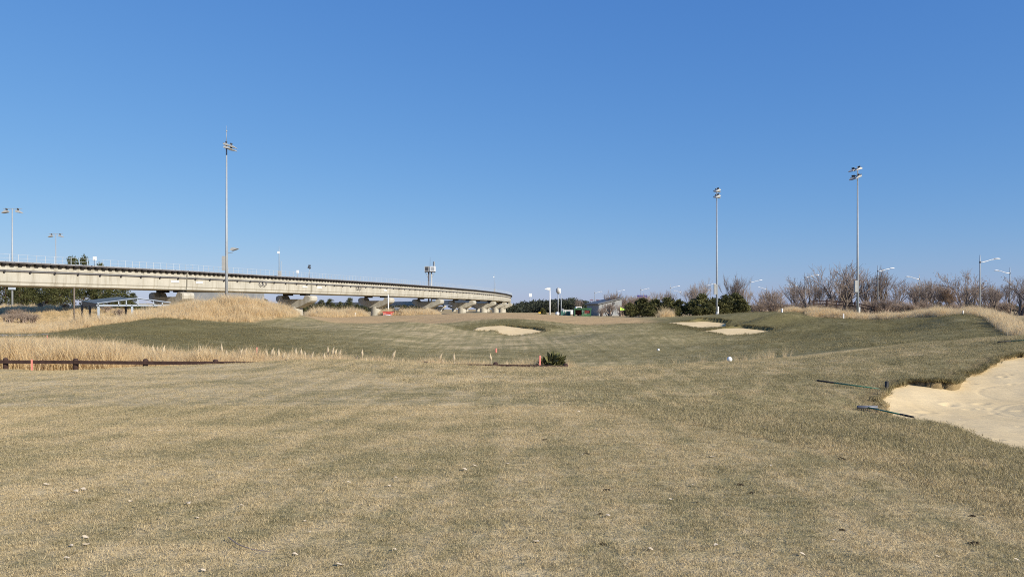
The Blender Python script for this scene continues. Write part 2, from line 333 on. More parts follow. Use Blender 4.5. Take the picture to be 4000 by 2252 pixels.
# bunkers: outline points (column, row, distance, lip height of the grass above the sand)
BUNK = {
 'near': dict(pts=[(3446,1557,16.9,.06),(3470,1526,17.9,.06),(3519,1512,18.3,.07),(3568,1503,18.7,.10),(3624,1510,18.5,.16),(3673,1514,18.5,.2),(3708,1524,18.4,.2),(3743,1519,18.6,.18),(3757,1491,19.6,.14),(3753,1474,20.2,.12),(3799,1468,20.4,.12),(3851,1449,20.9,.12),(3890,1421,21.7,.12),(3939,1404,22.2,.12),(4000,1397,22.4,.12),(4120,1392,22.4,.12),
     (4280,1440,20,.1),(4330,1560,16,.08),(4280,1720,12,.04),(4150,1775,10.9,.03),(4000,1755,11.25,.03),(3904,1739,11.6,.03),(3834,1722,11.95,.03),(3743,1701,12.45,.03),(3645,1676,13.1,.03),(3603,1657,13.7,.03),(3589,1641,14.2,.03),(3537,1631,14.6,.03),(3484,1606,15.4,.03),(3449,1592,15.9,.04),(3453,1578,16.3,.05)],
     dip=[(3800,1600,15.8),(3650,1575,16.6),(4000,1580,16),(3950,1500,18.6)], fine=0.055, carve=0.12),
 'centre': dict(pts=[(1856,1284,77.5,.08),(1878,1277,79.3,.08),(1916,1273,80.3,.1),(1965,1271,80.8,.12),(2004,1277,80,.16),(2052,1282,79,.2),(2091,1285,78.3,.26),(2130,1294,76.8,.3),(2136,1299,75.8,.3),
     (2111,1303,74.8,.05),(2072,1308,74,.03),(2013,1310,73.6,.03),(1975,1306,74.2,.04),(1951,1301,74.9,.08),(1947,1296,75.6,.1),(1932,1290,76.4,.08),(1901,1288,76.8,.05),(1868,1286,77.1,.04)], dip=[(2030,1299,76)], fine=0.25, carve=0.35),
 'back': dict(pts=[(2611,1261,90,.03),(2655,1257,91,.08),(2713,1257,91,.25),(2741,1254,91.5,.35),(2792,1258,90.8,.42),(2846,1263,89.5,.4),(2850,1268,87.8,.5),(2835,1276,85.2,.25),(2823,1281,83.8,.03),(2760,1281,83.8,.02),(2699,1279,84.2,.02),(2662,1270,86.6,.02)], dip=[(2760,1271,86.5)], fine=0.25, carve=0.35),
 'front': dict(pts=[(2672,1276,83.9,.02),(2700,1282.5,81.4,.02),(2732,1289,79,.02),(2771,1290,78.4,.04),(2806,1284,80,.08),(2853,1281,80.5,.3),(2899,1280,80.5,.42),(2960,1287,79.2,.5),(3022,1292,77.6,.5),(3027,1299,75.6,.6),(3012,1309,73.3,.3),(2988,1312,72.6,.04),(2934,1314,72,.02),(2876,1312,72.3,.02),(2829,1307,73.3,.02),(2795,1300,75.2,.02),(2748,1295,77,.02),(2700,1286,80,.02)], dip=[(2920,1303,75)], fine=0.25, carve=0.35),
}
def subdiv(poly, n, jit, seed):
    r = np.random.default_rng(seed); out = []
    k = len(poly)
    for i in range(k):
        p0, p1, p2, p3 = (np.array(poly[(i+j) % k]) for j in (-1, 0, 1, 2))
        for t in np.arange(n)/n:
            q = 0.5*((2*p1)+(-p0+p2)*t+(2*p0-5*p1+4*p2-p3)*t*t+(-p0+3*p1-3*p2+p3)*t**3)
            if t > 0: q = q+r.normal(0, jit, 2)
            out.append(q)
    return np.array(out)
def sdist(poly, X, Y):
    """signed distance, positive inside"""
    q = np.stack([X, Y], -1); best = np.full(X.shape, 1e9); ins = np.zeros(X.shape, bool)
    for a, b in zip(poly, np.roll(poly, -1, 0)):
        ab = b-a; t = np.clip(((q-a)@ab)/(ab@ab+1e-12), 0, 1); dd = np.linalg.norm(q-a-t[..., None]*ab, axis=-1); best = np.minimum(best, dd)
        c = ((a[1] > q[..., 1]) != (b[1] > q[..., 1]))
        with np.errstate(divide='ignore', invalid='ignore'): xx = a[0]+(q[..., 1]-a[1])*(ab[0])/(ab[1] if ab[1] else 1e-9)
        ins ^= c & (q[..., 0] < xx)
    return np.where(ins, best, -best)
BUNK['near']['pts'] = [(p[0], p[1]+(20 if i >= 18 else 0), p[2], -.01 if i >= 18 else p[3]) for i, p in enumerate(BUNK['near']['pts'])]
for k, b in BUNK.items():
    W = [(PX(p[0], p[2]), p[2], PZ(p[1], p[2])) for p in b['pts']]
    for (X, Y, Z), p in zip(W, b['pts']): cz(X, Y, Z+p[3])
    b['poly'] = subdiv([w[:2] for w in W], 4 if k == 'near' else 3, 0.05 if k == 'near' else 0.06, hash(k) % 97 if False else len(k))
    xs = [w[0] for w in W]+[PX(p[0], p[2]) for p in b['dip']]; ys = [w[1] for w in W]+[p[2] for p in b['dip']]; zs = [w[2] for w in W]+[PZ(p[1], p[2])-0.1 for p in b['dip']]
    b['tps'] = TPS(xs, ys, zs, 2e-4)
# lips stand up behind the two front bunkers
for a in ((1900,1258,82.5),(2000,1251,83),(2100,1257,82),(2180,1268,80),(2230,1276,79),(2160,1300,76),(2870,1262,89),(2800,1247,93),(2930,1266,84),(3040,1270,80),(3060,1290,75.5)): cp(*a)

CPA = np.array(CP); ground_tps = TPS(CPA[:, 0], CPA[:, 1], CPA[:, 2], 2e-4)
def rolls(X, Y):
    return (0.035*np.sin(X*0.9+1.3*np.sin(Y*0.31))*np.sin(Y*0.7+0.5)+0.02*np.sin(X*2.1+Y*0.6)*np.sin(Y*1.7-X*0.4)+0.008*np.sin(X*5.3+1.1)*np.sin(Y*4.7+X*1.3))
def gz(X, Y, carve=True):
    X = np.asarray(X, float); Y = np.asarray(Y, float); sh = np.broadcast(X, Y).shape
    X = np.broadcast_to(X, sh).copy(); Y = np.broadcast_to(Y, sh).copy()
    z = ground_tps(X, Y)
    u = np.abs(X/(np.clip(Y, 2, None)+15)); fade = np.maximum(smooth(150, 185, Y), smooth(0.78, 1.05, u))
    z = z*(1-fade)+(-0.1)*fade
    near = smooth(30, 12, Y)
    z = z+0.13*np.sin(X*.33+.8*np.sin(Y*.13))*np.sin(Y*.27+X*.11)*smooth(40, 50, Y)*smooth(104, 88, Y)
    z = z+rolls(X, Y)*(0.55+0.45*(1-near))*(1-smooth(120, 160, Y))*(1.0-0.6*near)
    rz_ = ridges(X, Y)
    for k, b in BUNK.items():
        p = b['poly']; w = (rz_ > 0) & (X > p[:, 0].min()-3) & (X < p[:, 0].max()+3) & (Y > p[:, 1].min()-3) & (Y < p[:, 1].max()+3)
        if w.any(): rz_[w] *= smooth(0.3, 2.5, -sdist(p, X[w], Y[w]))
    z = z+rz_
    if carve:
        for k, b in BUNK.items():
            p = b['poly']; w = (X > p[:, 0].min()-1) & (X < p[:, 0].max()+1) & (Y > p[:, 1].min()-1) & (Y < p[:, 1].max()+1)
            if w.any():
                s = sdist(p, X[w], Y[w]); z[w] -= 1.1*smooth(0.0, b['carve'], s)
    return z
RIDGES = [(poly_r, h_, w_) for poly_r, h_, w_ in (
    ([(3000, 70), (3120, 70), (3250, 69), (3400, 66), (3530, 64)], .42, 2.2), ([(2900, 84), (2990, 83.5), (3080, 84), (3190, 86)], .3, 1.8),
    ([(1240, 80), (1330, 72), (1450, 62), (1600, 55)], .26, 2.6), ([(1500, 84), (1620, 80), (1760, 78)], .18, 2.2), ([(2250, 66), (2450, 60), (2650, 58)], .2, 2.4),
    ([(3560, 60), (3680, 58), (3790, 54)], .3, 2.4), ([(2700, 52), (2900, 49), (3100, 47)], .16, 2.0), ([(420, 62), (600, 62), (800, 66)], .2, 2.5))]
def ridges(X, Y):
    z = np.zeros(X.shape); w = (Y > 38) & (Y < 96) & (X > -50) & (X < 50)
    if not w.any(): return z
    x, y = X[w], Y[w]; o_ = np.zeros(x.shape)
    for pl, h_, wd in RIDGES:
        q = np.array([(PX(a, d), d) for a, d in pl]); best = np.full(x.shape, 1e9); tt = np.zeros(x.shape); n_ = len(q)-1
        for i in range(n_):
            ab = q[i+1]-q[i]; t = np.clip(((x-q[i, 0])*ab[0]+(y-q[i, 1])*ab[1])/(ab@ab), 0, 1); dd = np.hypot(x-q[i, 0]-t*ab[0], y-q[i, 1]-t*ab[1])
            u_ = dd < best; best = np.where(u_, dd, best); tt = np.where(u_, (i+t)/n_, tt)
        o_ += 1.6*h_*np.exp(-(best/wd)**2)*(.35+.65*np.sin(np.clip(tt, 0, 1)*math.pi))
    z[w] = o_; return z
def g1(X, Y): return float(gz(np.array([X]), np.array([Y]))[0])
def on_ground(px, d): X = PX(px, d); return (X, d, g1(X, d))
def hit(px, py, d0=3.5, d1=70):
    ds = np.arange(d0, d1, 0.05); z = gz((px-CX)/F*ds, ds); r = EYE+(HOR-py)/F*ds
    i = np.argmax(r <= z); d = ds[i] if (r <= z).any() else d1
    return (PX(px, d), float(d), float(z[i]))

# turf balance (0 straw .. 1 olive) at places of the photograph
GV = [(0,2200,4.7,.42),(1000,2200,4.7,.45),(2000,2200,4.7,.46),(3000,2200,4.7,.46),(4000,2200,4.7,.48),(200,1900,7,.44),(1200,1900,7,.45),(2200,1900,7,.45),(3200,1900,7,.47),(3900,1950,6.6,.55),
      (200,1700,10,.47),(900,1700,10,.5),(1600,1700,10,.48),(2300,1700,10,.42),(2900,1750,9,.45),(3400,1750,9.5,.6),(3800,1850,8,.62),(600,1560,14,.42),(1400,1560,14,.44),(2100,1600,13,.42),(2800,1600,14,.46),(3200,1600,15,.6),(3500,1680,13,.66),(3800,1760,11,.68),
      (200,1480,22,.33),(900,1450,24,.34),(1500,1480,20,.38),(2000,1500,19,.34),(2600,1500,19,.42),(3000,1500,18,.48),(3300,1530,17,.68),(1900,1440,26,.38),(2600,1430,26,.36),(3100,1410,25,.36),(3500,1400,22,.5),(3800,1390,22,.68),(4000,1360,23,.66),(3600,1470,20,.6),(3950,1330,24.5,.48),(3300,1560,16,.64),(3420,1490,19,.6),
      (300,1300,58,.9),(600,1290,62,.88),(900,1300,58,.86),(700,1330,48,.95),(1100,1340,48,.9),(1300,1260,80,.72),(1250,1250,90,.8),(1500,1330,54,.74),(1500,1380,44,.88),(1600,1290,68,.58),(1900,1330,58,.6),(2000,1380,46,.8),(2300,1350,52,.7),(2300,1390,44,.84),(2600,1380,45,.72),
      (2400,1300,68,.6),(2300,1280,76,.55),(2650,1320,62,.72),(2900,1350,52,.78),(3100,1370,42,.72),(1450,1250,92,.62),(1700,1280,76,.52),(2100,1258,81,.92),(2000,1255,82.5,.92),(2200,1270,80,.75),(2900,1262,84,.92),(3000,1280,78,.92),(2950,1235,95,.88),(2750,1245,95,.85),
      (3150,1235,90,.9),(3200,1280,68,.88),(3250,1272,74,.6),(3430,1290,64,1.0),(3560,1285,60,1.0),(3600,1262,66,.86),(3420,1320,52,.62),(3800,1260,56,.9),(3800,1300,44,.8),(3500,1310,50,.8),(3300,1340,42,.72),(1800,1225,108,.6),(2300,1238,106,.45)]
GA = np.array([(PX(a, d), d, v-(.08 if d > 40 and 1200 < a < 2700 else (-.16 if d > 40 else .0))) for a, _, d, v in GV])
def green_at(X, Y):
    q = prm(X, Y).reshape(-1, 2); P = prm(GA[:, 0], GA[:, 1]); out = np.empty(len(q))
    for i in range(0, len(q), 40000):
        w = np.exp(-((q[i:i+40000, None, :]-P[None])**2).sum(-1)/(2*0.075**2))+1e-9; out[i:i+40000] = (w*GA[:, 2]).sum(1)/w.sum(1)
    return out.reshape(np.shape(X))
def rough_w(X, Y):
    xb = np.interp(Y, [3, 4, 5.5, 8.2, 11.2, 15, 20, 26], [4.2, 4.0, 3.75, 3.5, 2.05, -.7, -4, -8.5]); return smooth(-.12, .12, X-xb+.12*np.sin(Y*3.1)*np.sin(Y*1.3))*smooth(29, 26, Y)
def face_w(X, Y):
    out = np.zeros(np.shape(X))
    for k, b in BUNK.items():
        p = b['poly']; wd = .5 if k == 'near' else 3.2
        w = (X > p[:, 0].min()-4) & (X < p[:, 0].max()+4) & (Y > p[:, 1].min()-1) & (Y < p[:, 1].max()+5)
        if w.any():
            sd_ = sdist(p, X[w], Y[w]); cy = np.interp(X[w], *np.array(sorted([(q[0], q[1]) for q in p])).T) if False else (p[:, 1].min()+p[:, 1].max())/2
            out[w] = np.maximum(out[w], smooth(-wd, -wd*.45, sd_)*smooth(cy-.6, cy+1.0, Y[w]))
    return out
def poly_w(*pts): return np.array([(PX(p, d), d) for p, d in pts])
STRAW_MOUND = poly_w((-700,58),(0,62),(180,62),(290,64),(400,66),(500,69),(600,73),(700,76),(800,78),(918,79),(1000,80),(1080,82),(1160,85),(1175,92),(1130,98),(1000,103),(700,106),(500,135),(-700,140))
STRAW_MID = poly_w((1200,97),(1260,94),(1340,100),(1440,107),(1440,118),(1200,118))
STRAW_RIGHT = poly_w((3150,93),(3250,91),(3330,88),(3400,84),(3516,78),(3575,74),(3633,72),(3680,69),(3738,67),(3773,64),(3820,61),(3855,55),(3890,49),(3953,40),(4020,36),(4300,34),(4300,40),(4060,46),(3960,58),(3880,66),(3820,70),(3740,74),(3640,79),(3520,85),(3400,91),(3250,98),(3140,100))
STRAW_SMALL = poly_w((3040,99),(3140,97),(3150,103),(3040,104))
DITCH = poly_w((-500,31.3),(0,31.3),(900,31.5),(1500,31.8),(2250,31.8),(2280,33.5),(1700,36),(1300,37.5),(800,39),(560,42),(250,47),(100,54),(-500,56))
def path_w(X, Y): return smooth(0.9, 0.6, np.abs(Y-(60.5+0.02*(X+40))))*smooth(-36.2, -37.2, X)
def putt_w(X, Y): 
    cx, cy = PX(2080, 97), 97.0
    e = ((X-cx)/30)**2+((Y-cy-0.03*(X-cx))/11.5)**2; return smooth(1.25, 0.8, e+.12*np.sin(X*.5)*np.sin(Y*.4))

def zones(X, Y):
    straw = np.zeros(X.shape)
    for p in (STRAW_MOUND, STRAW_MID, STRAW_RIGHT, STRAW_SMALL, DITCH):
        w = (X > p[:, 0].min()-3) & (X < p[:, 0].max()+3) & (Y > p[:, 1].min()-3) & (Y < p[:, 1].max()+3)
        if w.any(): straw[w] = np.maximum(straw[w], smooth(-0.6, 0.6, sdist(p, X[w], Y[w])+0.3*np.sin(X[w]*3)*np.sin(Y[w]*2.3)))
    straw = np.maximum(straw, smooth(112, 125, Y))
    bare = np.zeros(X.shape); b = BUNK['near']['poly']; w = (X > 6) & (X < 20) & (Y > 9) & (Y < 25)
    if w.any():
        s = sdist(b, X[w], Y[w]); bare[w] = smooth(-0.55, -0.05, s)*smooth(14.5, 16.5, Y[w])*.6
    return straw, bare

def axis_pts(segs):
    out = []
    for a, b, st in segs: out += list(np.arange(a, b, st))
    return out
def grow(start, sign, st, lim, k=1.25):
    o = []; x = start
    while abs(x) < lim: st *= k; x += sign*st; o.append(x)
    return o
xs = axis_pts([(-58, -30, .5), (-30, 5, .3), (5, 16, .085), (16, 30, .3), (30, 62, .4)])
xs = grow(-58, -1, .5, 7000)[::-1]+xs+grow(62, 1, .4, 7000)
ys = axis_pts([(-6, 10.5, .3), (10.5, 23, .085), (23, 40, .22), (40, 112, .3), (112, 160, .8)])
ys = grow(-6, -1, .5, 600)[::-1]+ys+grow(160, 1, .8, 9000)
xs = np.array(xs); ys = np.array(ys); GX, GY = np.meshgrid(xs, ys)
GZ = gz(GX, GY)
nx, ny = len(xs), len(ys)
def grid_mesh(name, X, Y, Z, mat):
    ny_, nx_ = X.shape; me = bpy.data.meshes.new(name)
    v = np.stack([X, Y, Z], -1).reshape(-1, 3).astype(np.float32)
    i = np.arange(nx_*ny_).reshape(ny_, nx_); q = np.stack([i[:-1, :-1], i[:-1, 1:], i[1:, 1:], i[1:, :-1]], -1).reshape(-1, 4)
    me.vertices.add(len(v)); me.vertices.foreach_set('co', v.ravel())
    me.loops.add(q.size); me.loops.foreach_set('vertex_index', q.ravel().astype(np.int32))
    me.polygons.add(len(q)); me.polygons.foreach_set('loop_start', np.arange(0, q.size, 4, dtype=np.int32)); me.polygons.foreach_set('loop_total', np.full(len(q), 4, np.int32))
    me.polygons.foreach_set('use_smooth', np.ones(len(q), bool)); me.update(); me.validate(); me.materials.append(mat); return me
gm = grid_mesh('ground', GX, GY, GZ, M['ground'])
straw, bare = zones(GX, GY)
for nm, a in (('green', green_at(GX, GY)+.38*face_w(GX, GY)+.07*rough_w(GX, GY)), ('straw', straw), ('bare', bare), ('putt', putt_w(GX, GY)*(1-face_w(GX, GY))*smooth(19.5, 15, GX)), ('path', path_w(GX, GY))):
    at = gm.attributes.new(nm, 'FLOAT', 'POINT'); at.data.foreach_set('value', np.ascontiguousarray(a, dtype=np.float32).ravel())
tag(ob('ground', gm), 'rolling dormant golf turf in straw and olive tones', 'ground', kind='structure')

# sand of the four bunkers, each a sheet that dips under the turf edge
BL = {'near': 'wide pale sand bunker with rake marks beside the two green rakes', 'centre': 'sand bunker with dark grass face cut into the front of the green',
      'back': 'upper pale sand bunker below the floodlight pole and evergreen hedge', 'front': 'lower pale sand bunker with shaded grass lip, in front of another bunker'}
for k, b in BUNK.items():
    p = b['poly']; st = b['fine']; X, Y = np.meshgrid(np.arange(p[:, 0].min()-.6, p[:, 0].max()+.6, st), np.arange(p[:, 1].min()-.6, p[:, 1].max()+.6, st))
    Z = b['tps'](X, Y)
    if k == 'near':
        Z = Z+0.006*np.sin(X*3.1+Y*2)*np.sin(Y*2.2)+0.003*np.sin(X*9+np.sin(Y*3)*2)
        r = np.random.default_rng(5)                                 # footprints and swirls left by the rakes
        for _ in range(70):
            cx, cy, s = r.uniform(8, 14), r.uniform(12, 22), r.uniform(.04, .11); an = r.uniform(0, 3.14)
            dx = (X-cx)*math.cos(an)+(Y-cy)*math.sin(an); dy = -(X-cx)*math.sin(an)+(Y-cy)*math.cos(an)
            e = (dx/(s*1.8))**2+(dy/s)**2; Z = Z-0.026*np.exp(-e)+0.01*np.exp(-(np.sqrt(e)-1.6)**2*3)
        for cx, cy, r0 in ((11.2, 15.5, 1.1), (11.2, 15.5, 1.3), (12.5, 17.5, 1.6), (9.5, 16.5, .8)):
            rr = np.hypot(X-cx, Y-cy); th = np.arctan2(Y-cy, X-cx); Z = Z-0.012*np.exp(-((rr-r0)/.05)**2)*smooth(-1, .5, np.sin(th+cx))
    s = sdist(p, X, Y); Z = np.where(s < 0, Z-0.35*smooth(0.05, .4, -s), Z)
    me = grid_mesh('bunker_sand', X, Y, Z, M['sand'])
    import bmesh
    bm = bmesh.new(); bm.from_mesh(me); bm.verts.ensure_lookup_table(); sf = s.ravel()
    bmesh.ops.delete(bm, geom=[v for v in bm.verts if sf[v.index] < -.45], context='VERTS'); bm.to_mesh(me); bm.free()
    tag(ob('sand_bunker', me), BL[k], 'bunker', 'golf bunkers', kind='structure')

# ------------------------------------------------------------------ scattered grasses (nobody could count them)
def clump(name, n, rad, h, w, mat, lean=0.3, seg=2, hv=0.4, bias=(0, 0), seed=0):
    r = np.random.default_rng(seed); V = []; Fc = []; T = []
    for _ in range(n):
        a = r.uniform(0, 6.283); d = rad*math.sqrt(r.uniform()); bx, by = d*math.cos(a), d*math.sin(a)
        hh = h*(1-hv*r.uniform()); ph = r.uniform(0, 6.283); ln = hh*lean*r.uniform(.2, 1.3)
        lx, ly = math.cos(ph)*ln+bias[0]*hh, math.sin(ph)*ln+bias[1]*hh
        fa = r.uniform(0, 3.1416); wx, wy = math.cos(fa)*w/2, math.sin(fa)*w/2; o = len(V); t = r.uniform()
        for i in range(seg):
            k = i/seg; V += [(bx+lx*k*k-wx*(1-.35*k), by+ly*k*k-wy*(1-.35*k), hh*k-0.01), (bx+lx*k*k+wx*(1-.35*k), by+ly*k*k+wy*(1-.35*k), hh*k-0.01)]; T += [t, t]
        V.append((bx+lx, by+ly, hh*(1-.12*abs(lx)/max(hh, 1e-3)))); T.append(t)
        for i in range(seg-1): Fc.append((o+2*i, o+2*i+1, o+2*i+3, o+2*i+2))
        Fc.append((o+2*seg-2, o+2*seg-1, o+2*seg))
    me = bpy.data.meshes.new(name); me.from_pydata(V, [], Fc); me.materials.append(mat)
    at = me.attributes.new('tone', 'FLOAT', 'POINT'); at.data.foreach_set('value', np.array(T, np.float32))
    return bpy.data.objects.new(name, me)

def scatter(name, pts, scl, g, clumps, label, cat, tilt=0.12, seed=1):
    r = np.random.default_rng(seed); n = len(pts)
    me = bpy.data.meshes.new(name); me.vertices.add(n); me.vertices.foreach_set('co', np.ascontiguousarray(pts, dtype=np.float32).ravel())
    rot = np.stack([r.normal(0, tilt, n), r.normal(0, tilt, n), r.uniform(0, 6.283, n)], -1).astype(np.float32)
    for nm, ty, key, a in (('rot', 'FLOAT_VECTOR', 'vector', rot), ('scl', 'FLOAT', 'value', np.asarray(scl, np.float32)), ('g', 'FLOAT', 'value', np.asarray(g, np.float32)), ('idx', 'INT', 'value', r.integers(0, len(clumps), n).astype(np.int32))):
        at = me.attributes.new(nm, ty, 'POINT'); at.data.foreach_set(key, np.ascontiguousarray(a).ravel())
    c = bpy.data.collections.new(name+'_tufts')
    for k in clumps: c.objects.link(k)
    ng = bpy.data.node_groups.new(name, 'GeometryNodeTree')
    ng.interface.new_socket('Geometry', in_out='INPUT', socket_type='NodeSocketGeometry'); ng.interface.new_socket('Geometry', in_out='OUTPUT', socket_type='NodeSocketGeometry')
    N = ng.nodes.new; L = ng.links.new
    gi, go, ci, ip = N('NodeGroupInput'), N('NodeGroupOutput'), N('GeometryNodeCollectionInfo'), N('GeometryNodeInstanceOnPoints')
    ci.inputs['Collection'].default_value = c; ci.inputs['Separate Children'].default_value = True; ci.inputs['Reset Children'].default_value = True
    def na(nm, dt): x = N('GeometryNodeInputNamedAttribute'); x.data_type = dt; x.inputs['Name'].default_value = nm; return [s for s in x.outputs if s.enabled][0]
    L(gi.outputs[0], ip.inputs['Points']); L(ci.outputs[0], ip.inputs['Instance']); ip.inputs['Pick Instance'].default_value = True
    L(na('idx', 'INT'), ip.inputs['Instance Index'])
    e2r = N('FunctionNodeEulerToRotation'); L(na('rot', 'FLOAT_VECTOR'), e2r.inputs[0]); L(e2r.outputs[0], ip.inputs['Rotation']); L(na('scl', 'FLOAT'), ip.inputs['Scale'])
    L(ip.outputs[0], go.inputs[0])
    o = ob(name, me); md = o.modifiers.new('tufts', 'NODES'); md.node_group = ng
    return tag(o, label, cat, kind='stuff')

def wedge(n, d0, d1, r, margin=1.06):
    """points in the ground in front of the camera, even in plan"""
    Y = np.sqrt(r.uniform(d0*d0, d1*d1, n)); X = r.uniform(-1, 1, n)*Y*2000/F*margin; return X, Y
def in_poly(p, n, r):
    X = r.uniform(p[:, 0].min(), p[:, 0].max(), n); Y = r.uniform(p[:, 1].min(), p[:, 1].max(), n); k = sdist(p, X, Y) > 0; return X[k], Y[k]
def off_sand(X, Y, m=0.0):
    k = np.ones(len(X), bool)
    for b in BUNK.values(): k &= sdist(b['poly'], X, Y) < m
    return k
r = np.random.default_rng(11)
tc = [clump('turf_tuft', 46, .13, .034, .0042, M['turf'], 1.0, 2, .55, seed=i) for i in range(5)]
X, Y = wedge(52000, 4.0, 13, r); k = off_sand(X, Y, -.06); X, Y = X[k], Y[k]; rw = rough_w(X, Y); g = green_at(X, Y)+.07*rw
scatter('mown_turf', np.stack([X, Y, gz(X, Y, False)], -1), r.uniform(.6, 1.1, len(X))*(0.62+.3*rw+.25*smooth(.5, .75, g)), g, tc, 'short mown dormant turf in front of the low rail fence', 'grass', .25, 2)
tc2 = [clump('turf_tuft_wide', 46, .24, .05, .0085, M['turf'], 1.0, 2, .55, seed=20+i) for i in range(5)]
X, Y = wedge(46000, 12.6, 31, r); k = off_sand(X, Y, -.06); X, Y = X[k], Y[k]; rw = rough_w(X, Y); g = green_at(X, Y)+.07*rw
scatter('fairway_turf', np.stack([X, Y, gz(X, Y, False)], -1), r.uniform(.55, 1.05, len(X))*(0.45+.22*rw+.25*smooth(.5, .8, g)), g, tc2, 'dormant turf running up to the crest round the raked bunker', 'grass', .25, 3)
tc3 = [clump('rough_tuft', 46, .5, .085, .022, M['turf'], 1.1, 2, .55, seed=40+i) for i in range(5)]
X, Y = wedge(42000, 36, 112, r); g = green_at(X, Y)+.38*face_w(X, Y)
st, _ = zones(X, Y); k = off_sand(X, Y, .0) & (st < .5) & (putt_w(X, Y) < .5); X, Y, g = X[k], Y[k], g[k]
scatter('far_turf', np.stack([X, Y, gz(X, Y, False)], -1), r.uniform(.35, .95, len(X))*(0.3+.7*smooth(.5, .95, g)), g, tc3, 'olive rough turf on the mounds round the far green', 'grass', .25, 4)

gc = [clump('golden_tuft', 44, .6, 1.3, .018, M['gold'], .22, 3, .6, (.3, 0), seed=60+i) for i in range(6)]+[clump('golden_stalk_tuft', 9, .4, 1.75, .016, M['gold'], .16, 4, .45, (.36, 0), seed=70+i) for i in range(2)]
X, Y = in_poly(STRAW_MOUND, 105000, r); k = (Y < 108) | (r.uniform(size=len(X)) < .35); X, Y = X[k], Y[k]
h = (.34+.56*smooth(-46, -37, X))*(1+.5*smooth(98, 112, Y)*smooth(-40, -44, X))*(.6+.4*smooth(0, 1.5, sdist(STRAW_MOUND, X, Y)))
h = h*(.82+.3*np.sin(X*.9+1.7*np.sin(Y*.5))*np.sin(Y*1.1+X*.35)+.12*np.sin(X*2.7+Y*1.9)); hs_ = h*np.where(r.uniform(size=len(X)) < .06, r.uniform(1.1, 1.4, len(X)), r.uniform(.6, 1.0, len(X)))
scatter('golden_grass', np.stack([X, Y, gz(X, Y)], -1), hs_, h*0, gc, 'tall golden dry grass covering the mound below the viaduct', 'grass', .1, 5)
def gold_patch(poly, n, hs, label, seed, cl=None, tips=None):
    r2 = np.random.default_rng(seed); X, Y = in_poly(poly, n, r2)
    h = hs*(.55+.45*smooth(0, 1.2, sdist(poly, X, Y)))*(.9+.28*np.sin(X*1.1+1.7*np.sin(Y*.5))*np.sin(Y*1.1+X*.35)+.12*np.sin(X*2.7+Y*1.9))
    h = h*r2.uniform(.7, 1.1, len(X))
    if tips is not None:
        lim = EYE+(HOR-np.interp(X/Y*F+CX, *tips))/F*Y-gz(X, Y); h = np.minimum(h, np.clip(lim/1.1, .12, 2))
    scatter('golden_grass', np.stack([X, Y, gz(X, Y)], -1), h, h*0, cl or gc, label, 'grass', .1, seed)
gold_patch(STRAW_MID, 3500, 1.0, 'golden reedy grass between the mound and the concrete pier', 6)
gold_patch(STRAW_RIGHT, 22000, .95, 'strip of tall golden grass along the ridge below the bare trees', 7, None, ([3140, 3160, 3300, 3400, 3516, 3575, 3633, 3665, 3700, 3760, 3775, 3805, 3870, 3920, 3960, 4000, 4200], [1196, 1192, 1208, 1216, 1223, 1211, 1201, 1196, 1204, 1209, 1196, 1190, 1209, 1223, 1239, 1263, 1300]))
gold_patch(STRAW_SMALL, 600, .6, 'small patch of golden grass beside the white stake on the hill', 8)
gold_patch(poly_w((2570,112),(2625,112),(2630,116),(2570,116)), 120, 1.3, 'single tuft of tan grass in front of the evergreen hedge', 9)
gold_patch(poly_w((1480,150),(1720,150),(1720,190),(1480,190)), 5000, 1.2, 'dry tan grass between the two nearest bridge piers', 10)
rc = [clump('reed_tuft', 34, .34, 1.25, .014, M['reed'], .4, 3, .65, (.16, 0), seed=80+i) for i in range(6)]
X, Y = in_poly(DITCH, 30000, r)
top = np.interp(X/Y*F+CX, [-500, 0, 200, 420, 560, 700, 900, 1300, 1500, 1750, 2250], [1306, 1316, 1314, 1326, 1346, 1366, 1374, 1388, 1400, 1406, 1412])
hh = np.clip((EYE+(HOR-top)/F*Y)-gz(X, Y), .25, 1.9)
hh = np.minimum(hh*(1+.16*smooth(640, 800, X/Y*F+CX)), 1.5)*(.85+.2*np.sin(X*2.3)*np.sin(X*.9+Y))*(.75+.4*r.uniform(size=len(X)))
scatter('reed_bed', np.stack([X, Y, gz(X, Y)], -1), hh/1.12, hh*0, rc, 'bed of dry pinkish tan reeds in the ditch behind the rail fence', 'reeds', .12, 12)
# short stalks right of the rail fence
X, Y = in_poly(poly_w((2290,30.5),(3080,29.5),(3080,31.5),(2290,33)), 110, r)
scatter('dry_stalks', np.stack([X, Y, gz(X, Y)], -1), r.uniform(.15, .5, len(X)), X*0, rc[:3], 'sparse short dry stalks along the crest past the rail fence', 'grass', .15, 13)
# ragged grass hanging over the bunker edges
ec = [clump('edge_tuft', 30, .1, .13, .012, M['turf'], .9, 2, .5, seed=100+i) for i in range(4)]
PTS = []; SC = []
for kk, b in BUNK.items():
    p = b['poly']; q = np.roll(p, -1, 0); m = 60 if kk == 'near' else 12
    for a, c in zip(p, q):
        for t in r.uniform(0, 1, int(m*np.linalg.norm(c-a))+1):
            nrm = np.array([c[1]-a[1], a[0]-c[0]]); nrm /= np.linalg.norm(nrm)+1e-9; w = a+(c-a)*t; w2 = w+nrm*r.normal(0, .04 if kk == 'near' else .12)
            PTS.append(w2); SC.append((.45 if w2[1] < 15.5 else .8) if kk == 'near' else 1.3)
PTS = np.array(PTS); SC = np.array(SC)*r.uniform(.6, 1.2, len(PTS)); sd = np.max([sdist(b['poly'], PTS[:, 0], PTS[:, 1]) for b in BUNK.values()], 0); k = sd < .03
PTS, SC = PTS[k], SC[k]
